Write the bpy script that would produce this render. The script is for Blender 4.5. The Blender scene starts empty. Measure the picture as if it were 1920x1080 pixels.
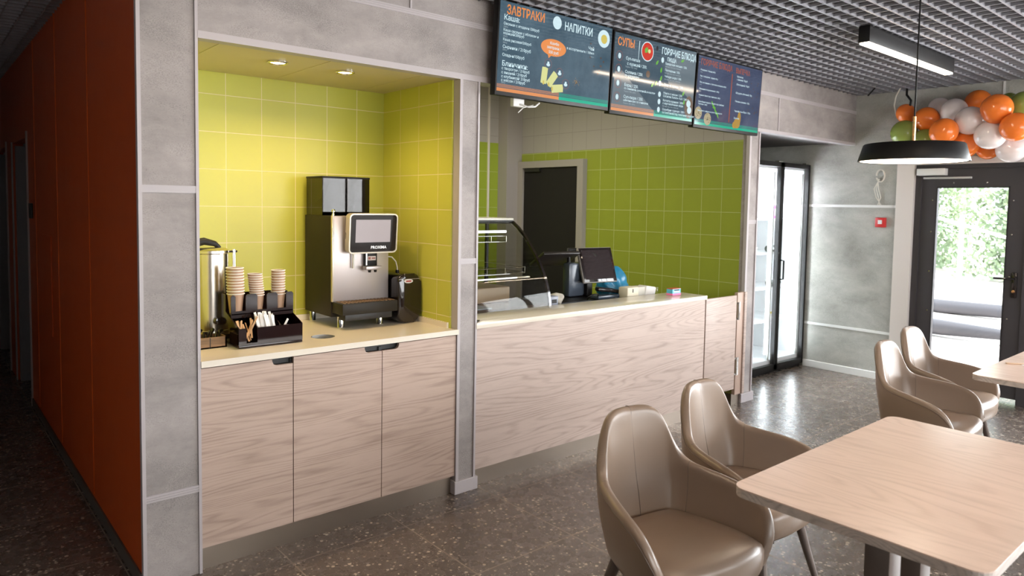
import bpy, bmesh, math, random
from mathutils import Vector, Matrix
random.seed(7)
S = bpy.context.scene
COL = S.collection
PI = math.pi

# ------------------------------------------------------------------ camera, world, light, exposure
cam_d = bpy.data.cameras.new('camera'); cam = bpy.data.objects.new('camera', cam_d); COL.objects.link(cam)
pitch, yaw, roll, FPX = 0.05924284, 0.70661517, 0.01682332, 1327.162
fw = Vector((math.sin(yaw)*math.cos(pitch), math.cos(yaw)*math.cos(pitch), -math.sin(pitch)))
rt = Vector((math.cos(yaw), -math.sin(yaw), 0)); up = rt.cross(fw)
r2 = rt*math.cos(roll)+up*math.sin(roll); u2 = -rt*math.sin(roll)+up*math.cos(roll)
m = Matrix((r2, u2, -fw)).transposed().to_4x4(); m.translation = Vector((0, -3.0533, 1.58))
cam.matrix_world = m
cam_d.sensor_width = 36; cam_d.lens = FPX/1920*36; cam_d.shift_y = -(540-461.825)/1920
cam_d.clip_start = .05; cam_d.clip_end = 200
cam_d.dof.use_dof = True; cam_d.dof.focus_distance = 3.6; cam_d.dof.aperture_fstop = 3.5
S.camera = cam
S.view_settings.view_transform = 'Standard'; S.view_settings.look = 'None'
S.view_settings.exposure = 0.38; S.view_settings.gamma = 1; S.view_settings.use_curve_mapping = False

W = bpy.data.worlds.new('daylight'); S.world = W; W.use_nodes = True
bg = W.node_tree.nodes['Background']; bg.inputs[0].default_value = (.86, .94, 1, 1); bg.inputs[1].default_value = 4.5

def area(name, loc, rot, sx, sy, power, color=(1, 1, 1), spread=PI):
    d = bpy.data.lights.new(name, 'AREA'); d.shape = 'RECTANGLE'; d.size = sx; d.size_y = sy
    d.energy = power; d.color = color; d.spread = spread
    o = bpy.data.objects.new(name, d); o.location = loc; o.rotation_euler = rot; COL.objects.link(o); return o
# daylight through the glazed shop front (x = 6.87) and the window behind the camera
area('daylight_shopfront', (6.98, -3.45, 1.35), (0, -PI/2*-1, 0), 2.2, 3.6, 300, (.96, .98, 1))
area('daylight_back_window', (3.2, -5.95, 1.6), (PI/2, 0, 0), 5.0, 1.7, 100, (1, .95, .89))
sun_d = bpy.data.lights.new('sun', 'SUN'); sun_d.energy = 9; sun_d.angle = .02; sun_d.color = (1, .96, .9)
sun = bpy.data.objects.new('sun', sun_d); sun.rotation_euler = (math.radians(35), 0, math.radians(-20)); COL.objects.link(sun)

# ------------------------------------------------------------------ materials
def newmat(name):
    ma = bpy.data.materials.new(name); ma.use_nodes = True
    nt = ma.node_tree; b = nt.nodes['Principled BSDF']; return ma, nt, b
def plain(name, col, rough=.5, metal=0, spec=.5, coat=0, noise=0):
    ma, nt, b = newmat(name)
    b.inputs['Base Color'].default_value = (*col, 1); b.inputs['Roughness'].default_value = rough
    b.inputs['Metallic'].default_value = metal; b.inputs['Specular IOR Level'].default_value = spec
    if coat: b.inputs['Coat Weight'].default_value = coat; b.inputs['Coat Roughness'].default_value = .05
    tc = nt.nodes.new('ShaderNodeTexCoord'); n = nt.nodes.new('ShaderNodeTexNoise'); n.inputs['Scale'].default_value = 9
    nt.links.new(tc.outputs['Object'], n.inputs['Vector'])
    mr = nt.nodes.new('ShaderNodeMapRange'); mr.inputs[3].default_value = max(0, rough-.02-noise); mr.inputs[4].default_value = min(1, rough+.02+noise)
    nt.links.new(n.outputs[0], mr.inputs[0]); nt.links.new(mr.outputs[0], b.inputs['Roughness'])
    return ma
def emit(name, col, strength, base=(0, 0, 0)):
    ma, nt, b = newmat(name)
    b.inputs['Base Color'].default_value = (*base, 1); b.inputs['Emission Color'].default_value = (*col, 1)
    b.inputs['Emission Strength'].default_value = strength; b.inputs['Roughness'].default_value = .4; return ma
def N(nt, t, **kw):
    n = nt.nodes.new(t)
    for k, v in kw.items():
        if k.startswith('i'): n.inputs[int(k[1:])].default_value = v
        else: setattr(n, k, v)
    return n
def math_(nt, op, a, b=None, c=None):
    n = nt.nodes.new('ShaderNodeMath'); n.operation = op
    for i, v in enumerate((a, b, c)):
        if v is None: continue
        if isinstance(v, (int, float)): n.inputs[i].default_value = v
        else: nt.links.new(v, n.inputs[i])
    return n.outputs[0]
def ramp(nt, fac, stops):
    r = nt.nodes.new('ShaderNodeValToRGB'); e = r.color_ramp.elements
    while len(e) < len(stops): e.new(.5)
    for i, (p, c) in enumerate(stops): e[i].position = p; e[i].color = (*c, 1)
    nt.links.new(fac, r.inputs[0]); return r.outputs[0]
def mixc(nt, fac, a, b, mode='MIX'):
    n = nt.nodes.new('ShaderNodeMix'); n.data_type = 'RGBA'; n.blend_type = mode
    if isinstance(fac, (int, float)): n.inputs[0].default_value = fac
    else: nt.links.new(fac, n.inputs[0])
    for i, v in ((6, a), (7, b)):
        if isinstance(v, tuple): n.inputs[i].default_value = (*v, 1)
        else: nt.links.new(v, n.inputs[i])
    return n.outputs[2]
def coords(nt, scale=(1, 1, 1), loc=(0, 0, 0), world=False):
    if world: src = nt.nodes.new('ShaderNodeNewGeometry').outputs['Position']
    else: src = nt.nodes.new('ShaderNodeTexCoord').outputs['Object']
    mp = nt.nodes.new('ShaderNodeMapping'); mp.inputs['Scale'].default_value = scale; mp.inputs['Location'].default_value = loc
    nt.links.new(src, mp.inputs[0]); return mp.outputs[0]
def noise(nt, vec, scale, detail=4, rough=.55, dist=0):
    n = nt.nodes.new('ShaderNodeTexNoise'); n.inputs['Scale'].default_value = scale; n.inputs['Detail'].default_value = detail
    n.inputs['Roughness'].default_value = rough; n.inputs['Distortion'].default_value = dist
    nt.links.new(vec, n.inputs['Vector']); return n.outputs[0]

def wood(name, light, dark, axis='x', rough=.42, seed=0.0, contrast=1.0):
    ma, nt, b = newmat(name)
    sc = {'x': (.30, 2.4, 3.6), 'y': (2.9, .42, 2.6)}[axis]
    v = coords(nt, sc, (seed, seed*.7, seed*1.3))
    n1 = noise(nt, v, 1.25, 2.0, .40, .0)
    rings = math_(nt, 'SINE', math_(nt, 'MULTIPLY', n1, 230.0))
    rings = math_(nt, 'MULTIPLY_ADD', rings, .5, .5); rings = math_(nt, 'POWER', rings, 3.0)
    v2 = coords(nt, {'x': (1.2, 6, 14), 'y': (14, 1.2, 6)}[axis], (seed*2, 0, 0))
    n2 = noise(nt, v2, 1.6, 5, .6, .1)
    v3 = coords(nt, {'x': (9, 60, 160), 'y': (160, 9, 60)}[axis])
    n3 = noise(nt, v3, 1.5, 2, .5)
    f = math_(nt, 'MULTIPLY', rings, math_(nt, 'MULTIPLY', n2, .62*contrast))
    f = math_(nt, 'ADD', f, math_(nt, 'MULTIPLY', math_(nt, 'SUBTRACT', n2, .44), 1.0*contrast))
    f = math_(nt, 'ADD', f, math_(nt, 'MULTIPLY', math_(nt, 'SUBTRACT', n3, .5), .5*contrast))
    c = ramp(nt, f, [(0.0, light), (.95, dark)])
    nt.links.new(c, b.inputs['Base Color']); b.inputs['Roughness'].default_value = rough
    b.inputs['Specular IOR Level'].default_value = .4
    bp = N(nt, 'ShaderNodeBump'); bp.inputs['Strength'].default_value = .06; bp.inputs['Distance'].default_value = .002
    nt.links.new(n3, bp.inputs['Height']); nt.links.new(bp.outputs[0], b.inputs['Normal'])
    return ma
def concrete(name, a=(.24, .215, .21), bcol=(.41, .37, .355), seed=0):
    ma, nt, b = newmat(name)
    v = coords(nt, (1, 1, 1.7), (seed, seed, 0), world=True)
    n1 = noise(nt, v, 2.3, 6, .62, .4); n2 = noise(nt, v, 9, 7, .7, .2); n3 = noise(nt, v, 120, 3, .7)
    f = math_(nt, 'ADD', math_(nt, 'MULTIPLY', n1, .65), math_(nt, 'MULTIPLY', n2, .35))
    f = math_(nt, 'ADD', f, math_(nt, 'MULTIPLY', math_(nt, 'SUBTRACT', n3, .5), .10))
    n4 = noise(nt, v, 4.5, 5, .6); n5 = noise(nt, v, 160, 2, .6)
    sm = math_(nt, 'MULTIPLY', math_(nt, 'GREATER_THAN', math_(nt, 'ADD', n5, math_(nt, 'MULTIPLY', n4, 1.2)), 1.20), .11)
    f = math_(nt, 'SUBTRACT', f, sm)
    c = ramp(nt, f, [(.33, a), (.47, tuple(x*.55+y*.45 for x, y in zip(bcol, a))), (.60, bcol)])
    nt.links.new(c, b.inputs['Base Color']); b.inputs['Roughness'].default_value = .55; b.inputs['Specular IOR Level'].default_value = .35
    return ma
def gridmask(nt, coord, period, offset, half):
    x = math_(nt, 'DIVIDE', math_(nt, 'SUBTRACT', coord, offset), period)
    d = math_(nt, 'ABSOLUTE', math_(nt, 'SUBTRACT', math_(nt, 'FRACT', math_(nt, 'ADD', x, .5)), .5))
    return math_(nt, 'LESS_THAN', d, half/period)
def tiles(name, col, grout, u, up_, uo, zo, axis, white_above=None, rough=.30):
    ma, nt, b = newmat(name)
    sep = nt.nodes.new('ShaderNodeSeparateXYZ'); nt.links.new(nt.nodes.new('ShaderNodeNewGeometry').outputs['Position'], sep.inputs[0])
    cu = sep.outputs[axis]; cz = sep.outputs[2]
    m1 = gridmask(nt, cu, u, uo, .0018); m2 = gridmask(nt, cz, up_, zo, .0018)
    g = math_(nt, 'MAXIMUM', m1, m2)
    v = coords(nt, (1, 1, 1), world=True); n = noise(nt, v, 5, 2)
    base = mixc(nt, math_(nt, 'MULTIPLY', n, .25), col, tuple(c*.85 for c in col))
    if white_above is not None:
        ab = math_(nt, 'GREATER_THAN', cz, white_above)
        base = mixc(nt, ab, base, (.40, .375, .35))  # white upper wall greyed in its colour for the shade there
        grc = mixc(nt, ab, grout, (.28, .26, .24))
        c = mixc(nt, g, base, grc)
    else: c = mixc(nt, g, base, grout)
    nt.links.new(c, b.inputs['Base Color'])
    b.inputs['Specular IOR Level'].default_value = .3
    r = math_(nt, 'MULTIPLY_ADD', g, .6, rough); nt.links.new(r, b.inputs['Roughness'])
    h = math_(nt, 'SUBTRACT', 1.0, g); bp = N(nt, 'ShaderNodeBump'); bp.inputs['Strength'].default_value = .25; bp.inputs['Distance'].default_value = .002
    nt.links.new(h, bp.inputs['Height']); nt.links.new(bp.outputs[0], b.inputs['Normal'])
    return ma
def terrazzo(name):
    ma, nt, b = newmat(name)
    v = coords(nt, (1, 1, 1), world=True)
    sep = nt.nodes.new('ShaderNodeSeparateXYZ'); nt.links.new(v, sep.inputs[0])
    def chips(scale, size, keep):
        vo = nt.nodes.new('ShaderNodeTexVoronoi'); vo.inputs['Scale'].default_value = scale; vo.inputs['Randomness'].default_value = 1
        wob = noise(nt, v, scale*1.3, 2); 
        vm = nt.nodes.new('ShaderNodeVectorMath'); vm.operation = 'MULTIPLY_ADD'
        nz = nt.nodes.new('ShaderNodeTexNoise'); nz.inputs['Scale'].default_value = scale*.8; nt.links.new(v, nz.inputs['Vector'])
        nt.links.new(nz.outputs[1], vm.inputs[0]); vm.inputs[1].default_value = (.6/scale,)*3; nt.links.new(v, vm.inputs[2])
        nt.links.new(vm.outputs[0], vo.inputs['Vector'])
        sc = nt.nodes.new('ShaderNodeSeparateColor'); nt.links.new(vo.outputs['Color'], sc.inputs[0])
        k = math_(nt, 'GREATER_THAN', sc.outputs[0], keep)
        th = math_(nt, 'MULTIPLY', math_(nt, 'MULTIPLY_ADD', sc.outputs[1], .6, .4), size)
        return math_(nt, 'MULTIPLY', k, math_(nt, 'LESS_THAN', vo.outputs['Distance'], th)), sc.outputs[2]
    c1, r1 = chips(48, .40, .62); c2, r2_ = chips(95, .40, .62); c3, r3 = chips(230, .5, .35)
    n = noise(nt, v, 3, 4)
    base = mixc(nt, n, (.082, .062, .052), (.120, .094, .079))
    chipcol = mixc(nt, r1, (.42, .34, .27), (.80, .69, .57))
    chipcol2 = mixc(nt, r2_, (.26, .21, .165), (.44, .37, .30))
    c = mixc(nt, math_(nt, 'MULTIPLY', c3, .22), base, chipcol2)
    c = mixc(nt, math_(nt, 'MULTIPLY', c2, .85), c, chipcol2); c = mixc(nt, math_(nt, 'MULTIPLY', c1, 1.0), c, chipcol)
    g = math_(nt, 'MAXIMUM', gridmask(nt, sep.outputs[0], .573, 1.239, .003), gridmask(nt, sep.outputs[1], .573, -.165, .003))
    c = mixc(nt, g, c, (.30, .24, .19))
    nt.links.new(c, b.inputs['Base Color'])
    rr = math_(nt, 'MULTIPLY_ADD', noise(nt, v, 14, 5), .20, .17); nt.links.new(math_(nt, 'MULTIPLY_ADD', g, .4, rr), b.inputs['Roughness'])
    bp = N(nt, 'ShaderNodeBump'); bp.inputs['Strength'].default_value = .03; bp.inputs['Distance'].default_value = .001
    nt.links.new(math_(nt, 'SUBTRACT', noise(nt, v, 40, 2), g), bp.inputs['Height']); nt.links.new(bp.outputs[0], b.inputs['Normal'])
    b.inputs['Specular IOR Level'].default_value = .65
    return ma
def glass(name, tint=(1, 1, 1), refl=1.0):
    ma = bpy.data.materials.new(name); ma.use_nodes = True; nt = ma.node_tree
    for n in list(nt.nodes): nt.nodes.remove(n)
    out = nt.nodes.new('ShaderNodeOutputMaterial'); tr = nt.nodes.new('ShaderNodeBsdfTransparent'); gl = nt.nodes.new('ShaderNodeBsdfGlossy')
    tr.inputs[0].default_value = (*tint, 1); gl.inputs['Roughness'].default_value = .02
    lw = nt.nodes.new('ShaderNodeLayerWeight'); lw.inputs[0].default_value = .5
    fz_ = math_(nt, 'MULTIPLY_ADD', math_(nt, 'POWER', lw.outputs['Facing'], 4.0), .9, .045)
    mx = nt.nodes.new('ShaderNodeMixShader')
    nt.links.new(math_(nt, 'MULTIPLY', fz_, refl), mx.inputs[0]); nt.links.new(tr.outputs[0], mx.inputs[1]); nt.links.new(gl.outputs[0], mx.inputs[2])
    nt.links.new(mx.outputs[0], out.inputs[0]); return ma
def leather(name, col):
    ma, nt, b = newmat(name)
    v = coords(nt); vo = nt.nodes.new('ShaderNodeTexVoronoi'); vo.inputs['Scale'].default_value = 420; nt.links.new(v, vo.inputs['Vector'])
    n = noise(nt, v, 7, 4)
    c = mixc(nt, n, tuple(x*.92 for x in col), tuple(x*1.06 for x in col)); nt.links.new(c, b.inputs['Base Color'])
    b.inputs['Roughness'].default_value = .31; b.inputs['Specular IOR Level'].default_value = .6
    bp = N(nt, 'ShaderNodeBump'); bp.inputs['Strength'].default_value = .12; bp.inputs['Distance'].default_value = .0006
    nt.links.new(vo.outputs['Distance'], bp.inputs['Height']); nt.links.new(bp.outputs[0], b.inputs['Normal']); return ma
def brushed(name, col=(.55, .54, .53), rough=.3, sc=(1, 1, 90)):
    ma, nt, b = newmat(name)
    v = coords(nt, sc); n = noise(nt, v, 8, 3)
    nt.links.new(math_(nt, 'MULTIPLY_ADD', n, .2, rough-.1), b.inputs['Roughness'])
    b.inputs['Base Color'].default_value = (*col, 1); b.inputs['Metallic'].default_value = 1; return ma
def foliage(name, a, c_):
    ma, nt, b = newmat(name); v = coords(nt); n = noise(nt, v, 1.1, 4)
    nt.links.new(mixc(nt, n, a, c_), b.inputs['Base Color']); b.inputs['Roughness'].default_value = .6; return ma

M = {}
M['concrete'] = concrete('grey_concrete_panel')
M['concrete_far'] = concrete('pale_concrete_panel', (.31, .305, .275), (.49, .485, .445), 4)
M['trim'] = plain('pale_grey_trim', (.47, .43, .44), .4)
M['trim_warm'] = plain('pale_jamb', (.72, .66, .62), .45)
M['wood'] = wood('grey_ash_laminate', (.53, .40, .33), (.28, .19, .145), 'x', .42, 0.0, 1.05)
M['wood2'] = wood('grey_ash_counter', (.54, .43, .375), (.30, .22, .18), 'x', .42, 3.7, 1.05)
M['table'] = wood('pale_table_laminate', (.80, .62, .52), (.50, .36, .28), 'y', .22, 5.2, .62)
M['edge'] = wood('table_edge_band', (.55, .47, .42), (.30, .25, .22), 'x', .45, 2.0, 1.3)
M['worktop'] = plain('cream_worktop', (.82, .75, .64), .14, spec=.5)
M['worktop_edge'] = M['worktop']
M['steel'] = brushed('kick_steel', (.33, .27, .22), .36)
M['chrome'] = plain('chrome', (.75, .74, .72), .12, 1)
M['orange_wall'] = plain('orange_panel', (.56, .075, .003), .36)
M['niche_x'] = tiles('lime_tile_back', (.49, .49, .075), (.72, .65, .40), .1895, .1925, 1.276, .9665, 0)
M['niche_y'] = tiles('lime_tile_side_lit', (.60, .60, .095), (.76, .68, .42), .197, .1925, -.021, .9665, 1)  # lighter copy of the back tiles, light on this wall put into the colour
M['kit_y'] = tiles('green_tile_right', (.30, .355, .045), (.50, .55, .26), .194, .1925, .093, .9665, 1, 2.13)
M['kit_x'] = tiles('green_tile_back', (.30, .38, .04), (.48, .52, .24), .194, .1925, 4.574, .9665, 0, 2.24)
M['niche_ceil'] = plain('niche_ceiling', (.64, .56, .34), .5)
M['floor'] = terrazzo('terrazzo_tile')
M['grille'] = plain('grille_metal', (.30, .30, .33), .4, .2)
M['void'] = plain('void_dark', (.05, .042, .042), .9)
M['plaster'] = plain('white_plaster', (.62, .60, .57), .7)
M['black'] = plain('black_satin', (.008, .007, .007), .45, spec=.3)
M['black_gloss'] = plain('black_gloss', (.012, .008, .008), .08, coat=.4)
M['black_matte'] = plain('black_matte', (.015, .014, .014), .5)
M['acrylic'] = plain('dark_acrylic', (.012, .005, .006), .1)
M['brown_body'] = plain('dark_machine_body', (.022, .018, .013), .5, spec=.25)
M['silver'] = plain('silver_panel', (.52, .47, .46), .36, .55)
M['silver_rim'] = plain('champagne_rim', (.66, .60, .50), .28, .6)
M['boiler'] = brushed('boiler_steel', (.72, .66, .58), .22, (60, 60, 1))
M['cup'] = plain('kraft_cup', (.46, .285, .185), .6)
M['cuprim'] = plain('cup_rim', (.85, .80, .74), .5)
M['stick'] = plain('wooden_stirrer', (.62, .38, .20), .7)
M['sachet'] = plain('white_sachet', (.82, .80, .78), .5)
M['boxwood'] = wood('rustic_box_wood', (.32, .19, .10), (.08, .05, .03), 'x', .6, 8.0, 1.3)
M['leather'] = leather('taupe_leather', (.255, .183, .135))
M['leg'] = plain('bronze_leg', (.135, .105, .09), .35, .5)
M['brass'] = plain('brass', (.72, .42, .20), .25, 1)
M['lamp'] = emit('warm_diffuser', (1, .80, .60), 32)
M['lamp_spot'] = emit('downlight_glow', (1, .70, .34), 14)
M['pend'] = emit('pendant_diffuser', (1, .80, .64), 5)
M['strip'] = emit('cool_strip', (.86, .95, 1), 26)
M['case_strip'] = emit('case_strip', (.92, .95, 1), 3)
M['glass'] = glass('clear_glass')
M['case_glass'] = glass('case_glass', (.82, .82, .80), .33)
M['door_metal'] = plain('anthracite_metal', (.050, .045, .050), .42)
M['door_dark'] = plain('dark_seal', (.02, .018, .02), .5)
M['fridge_in'] = plain('fridge_white', (.85, .87, .88), .4)
M['white'] = plain('white_plastic', (.78, .78, .76), .4)
M['grey_plastic'] = plain('grey_plastic', (.45, .45, .43), .4)
M['red'] = plain('red_plastic', (.55, .03, .03), .35)
M['b_orange'] = plain('orange_latex', (.86, .20, .03), .18)
M['b_green'] = plain('green_latex', (.26, .33, .075), .18)
M['b_white'] = plain('white_latex', (.80, .72, .71), .18)
M['charcoal_door'] = plain('charcoal_leaf', (.007, .005, .005), .8)
M['frame_grey'] = plain('grey_frame', (.36, .33, .31), .5)
M['corr_door'] = plain('corridor_leaf', (.30, .30, .32), .5)
M['bronze_plate'] = plain('orange_light_switch', (.02, .018, .018), .4)
M['poly'] = plain('blue_bag', (.02, .20, .36), .3)
M['cable'] = plain('cable_white', (.7, .66, .58), .5)

# ------------------------------------------------------------------ mesh helpers
class MB:
    def __init__(s): s.bm = bmesh.new()
    def box(s, x0, y0, z0, x1, y1, z1, bev=0, seg=2):
        r = bmesh.ops.create_cube(s.bm, size=1)
        for v in r['verts']:
            v.co = Vector(((x0+x1)/2+v.co.x*(x1-x0), (y0+y1)/2+v.co.y*(y1-y0), (z0+z1)/2+v.co.z*(z1-z0)))
        if bev:
            es = list({e for v in r['verts'] for e in v.link_edges})
            bmesh.ops.bevel(s.bm, geom=es, offset=bev, segments=seg, profile=.5, affect='EDGES', clamp_overlap=True)
        return s
    def prism(s, pts, a0, a1, axis='z', bev=0):
        f = {'z': lambda p, h: (p[0], p[1], h), 'y': lambda p, h: (p[0], h, p[1]), 'x': lambda p, h: (h, p[0], p[1])}[axis]
        A = [s.bm.verts.new(f(p, a0)) for p in pts]; B = [s.bm.verts.new(f(p, a1)) for p in pts]
        n = len(pts); fs = [s.bm.faces.new(A[::-1]), s.bm.faces.new(B)]
        for i in range(n): fs.append(s.bm.faces.new((A[i], A[(i+1) % n], B[(i+1) % n], B[i])))
        if bev:
            es = list(set(fs[0].edges) | set(fs[1].edges)); bmesh.ops.bevel(s.bm, geom=es, offset=bev, segments=2, affect='EDGES')
        return s
    def tube(s, pts, r, n=10, cap=True):
        pts = [Vector(p) for p in pts]; rs = r if isinstance(r, (list, tuple)) else [r]*len(pts)
        rings = []; prev = None
        for i, p in enumerate(pts):
            d = (pts[min(i+1, len(pts)-1)]-pts[max(i-1, 0)]).normalized()
            if prev is None: a = d.orthogonal().normalized()
            else:
                a = (prev-d*prev.dot(d)); a = a.normalized() if a.length > 1e-6 else d.orthogonal().normalized()
            prev = a; b = d.cross(a)
            rings.append([s.bm.verts.new(p+(a*math.cos(2*PI*k/n)+b*math.sin(2*PI*k/n))*rs[i]) for k in range(n)])
        for i in range(len(rings)-1):
            for k in range(n): s.bm.faces.new((rings[i][k], rings[i][(k+1) % n], rings[i+1][(k+1) % n], rings[i+1][k]))
        if cap: s.bm.faces.new(rings[0][::-1]); s.bm.faces.new(rings[-1])
        return s
    def lathe(s, prof, c=(0, 0, 0), n=32, axis='z'):
        rings = []
        for r, h in prof:
            if r < 1e-6: 
                q = {'z': (0, 0, h), 'y': (0, h, 0), 'x': (h, 0, 0)}[axis]
                rings.append([s.bm.verts.new(Vector(c)+Vector(q))])
            else:
                ring = []
                for k in range(n):
                    a, b = r*math.cos(2*PI*k/n), r*math.sin(2*PI*k/n)
                    q = {'z': (a, b, h), 'y': (b, h, a), 'x': (h, a, b)}[axis]
                    ring.append(s.bm.verts.new(Vector(c)+Vector(q)))
                rings.append(ring)
        for A, B in zip(rings, rings[1:]):
            for k in range(n):
                k2 = (k+1) % n
                if len(A) == 1 and len(B) == 1: continue
                if len(A) == 1: s.bm.faces.new((A[0], B[k2], B[k]))
                elif len(B) == 1: s.bm.faces.new((A[k], A[k2], B[0]))
                else: s.bm.faces.new((A[k], A[k2], B[k2], B[k]))
        return s
    def ball(s, c, r, sz=(1, 1, 1), sub=3):
        q = bmesh.ops.create_icosphere(s.bm, subdivisions=sub, radius=r)
        for v in q['verts']: v.co = Vector((v.co.x*sz[0], v.co.y*sz[1], v.co.z*sz[2]))+Vector(c)
        return s
    def poly(s, pts):
        s.bm.faces.new([s.bm.verts.new(p) for p in pts]); return s
    def build(s, name, mat, parent=None, smooth=None, mtx=None, local=False):
        if mtx is not None: s.bm.transform(mtx)
        bmesh.ops.recalc_face_normals(s.bm, faces=s.bm.faces)
        me = bpy.data.meshes.new(name); s.bm.to_mesh(me); s.bm.free()
        o = bpy.data.objects.new(name, me); COL.objects.link(o); me.materials.append(mat)
        if parent is not None:
            o.parent = parent
            if not local:
                off = Vector((0, 0, 0)); p = parent
                while p: off += p.location; p = p.parent
                me.transform(Matrix.Translation(-off))
        if smooth is not None:
            for p in me.polygons: p.use_smooth = True
            try: me.set_sharp_from_angle(angle=math.radians(smooth))
            except Exception: pass
        return o
def tag(o, label=None, cat=None, group=None, kind=None):
    if label: o['label'] = label
    if cat: o['category'] = cat
    if group: o['group'] = group
    if kind: o['kind'] = kind
    return o
def thing(name, label, cat, loc=(0, 0, 0), group=None):
    o = bpy.data.objects.new(name, None); COL.objects.link(o); o.location = loc; o.empty_display_size = .1
    return tag(o, label, cat, group)
def struct(o): o['kind'] = 'structure'; return o
def box(name, mat, x0, y0, z0, x1, y1, z1, parent=None, bev=0):
    return MB().box(x0, y0, z0, x1, y1, z1, bev).build(name, mat, parent, 30 if bev else None)
def copy_tree(o, parent=None):
    c = o.copy(); COL.objects.link(c); c.parent = parent
    for ch in list(o.children): copy_tree(ch, c)
    return c
def text_mesh(items, font=None):
    """items: (string, x, y, size, align) in plane XY -> MB with flat glyphs"""
    mb = MB()
    for it in items:
        (t, x, y, size, al) = it[:5]; fitw = it[5] if len(it) > 5 else 0
        cu = bpy.data.curves.new('t', 'FONT'); cu.body = t; cu.size = size; cu.align_x = al; cu.resolution_u = 2; cu.offset = size*(.02 if fitw else .012)
        ob = bpy.data.objects.new('t', cu); me = bpy.data.meshes.new_from_object(ob)
        if fitw:
            w_ = max(v.co.x for v in me.vertices)-min(v.co.x for v in me.vertices); me.transform(Matrix.Scale(fitw/w_, 4, (1, 0, 0)))
        me.transform(Matrix.Translation((x, y, 0))); mb.bm.from_mesh(me)
        bpy.data.objects.remove(ob); bpy.data.curves.remove(cu); bpy.data.meshes.remove(me)
    return mb

# ------------------------------------------------------------------ SETTING
CZ = 2.655
FX = 6.87
struct(box('floor', M['floor'], -3.2, -6.2, -.1, FX+.3, 9.2, 0))
struct(box('ceiling', M['void'], -3.2, -6.2, 3.05, FX+.3, 9.2, 3.15))
# front wall of the counter side: panels, header, pillars
g = MB(); g.box(.69, .0, 0, .905, .1, 3.05); w = struct(g.build('wall_left_pier', M['concrete']))
# header: niche part and long part over counter
g = MB(); g.box(.905, 0, 2.238, 2.23, .12, 3.05); g.box(2.23, 0, 2.238, 5.12, .12, 3.05); g.box(5.12, 0, 2.20, FX, .12, 3.05)
struct(g.build('wall_header', M['concrete']))
g = MB(); g.box(2.243, .0, 0, 2.348, .1, 2.238); struct(g.build('wall_middle_pier', M['concrete']))
g = MB(); g.box(5.121, .05, 0, 5.255, .105, 2.238); struct(g.build('wall_right_pier', M['concrete']))
# trims
def trim(n, *boxes, mat='trim'):
    g = MB()
    for b in boxes: g.box(*b)
    return struct(g.build('trim_%d' % n, M[mat]))
def ribbed(x0, x1, z, y=0):   # three-ribbed horizontal strip
    return [(x0, y-.007, z-.014+i*.010, x1, y+.01, z-.006+i*.010) for i in range(3)] + [(x0, y-.004, z-.015, x1, y+.01, z+.015)]
trim(1, (.683, -.008, 0, .697, .02, CZ), (.898, -.008, 0, .910, .02, CZ), *ribbed(.697, .898, 1.618), *ribbed(.697, .898, .369))
trim(2, (.910, -.009, 2.232, 2.357, .05, 2.262), (2.357, -.009, 2.232, 5.14, .05, 2.262))
trim(3, (2.225, -.008, .07, 2.243, .05, 2.235), (2.345, -.008, .07, 2.357, .05, 2.235), *ribbed(2.243, 2.345, 1.270))
trim(4, *ribbed(.910, 5.14, 2.525), *ribbed(5.14, FX, 2.50), (1.915, -.006, 2.54, 1.925, .01, CZ), (5.455, -.006, 2.22, 5.467, .01, 2.49))
trim(5, (5.14, -.009, 2.192, FX, .05, 2.216), mat='trim')
trim(6, (5.112, .04, 0, 5.137, .07, 2.238), (5.253, .04, 0, 5.268, .1, 2.20), *[(5.137, .043, 1.455+i*.011, 5.253, .06, 1.463+i*.011) for i in range(3)])
struct(MB().box(2.215, -.015, 0, 2.372, .10, .072, .003).build('baseboard_middle_pier', M['trim']))
struct(MB().box(5.10, .03, 0, 5.285, .36, .075, .003).build('baseboard_right_pier', M['trim']))
# alcove back and soffit above fridge, coloured dark to stand in for shadow
struct(box('wall_alcove_back', plain('alcove_back_shade', (.16, .15, .145), .7), 5.255, 1.2, 0, FX, 1.3, 3.05))
struct(box('ceiling_alcove', plain('alcove_soffit_shade', (.13, .12, .12), .6), 5.255, .12, 2.22, FX, 1.2, 2.26))
# niche
struct(box('wall_niche_back', M['niche_x'], .90, .762, 0, 2.215, .80, 2.24))
struct(box('wall_niche_right', M['niche_y'], 2.215, .0505, .0, 2.243, .80, 2.238))
struct(box('wall_niche_left', M['niche_y'], .80, .1, 0, .905, .80, 2.238))
g = MB(); g.box(.910, .002, 2.2365, 2.243, .7615, 2.262)
for xx in (1.02, 1.53, 2.04): g.box(xx-.003, .05, 2.2350, xx+.003, .761, 2.24)
struct(g.build('ceiling_niche', M['niche_ceil']))
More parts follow.
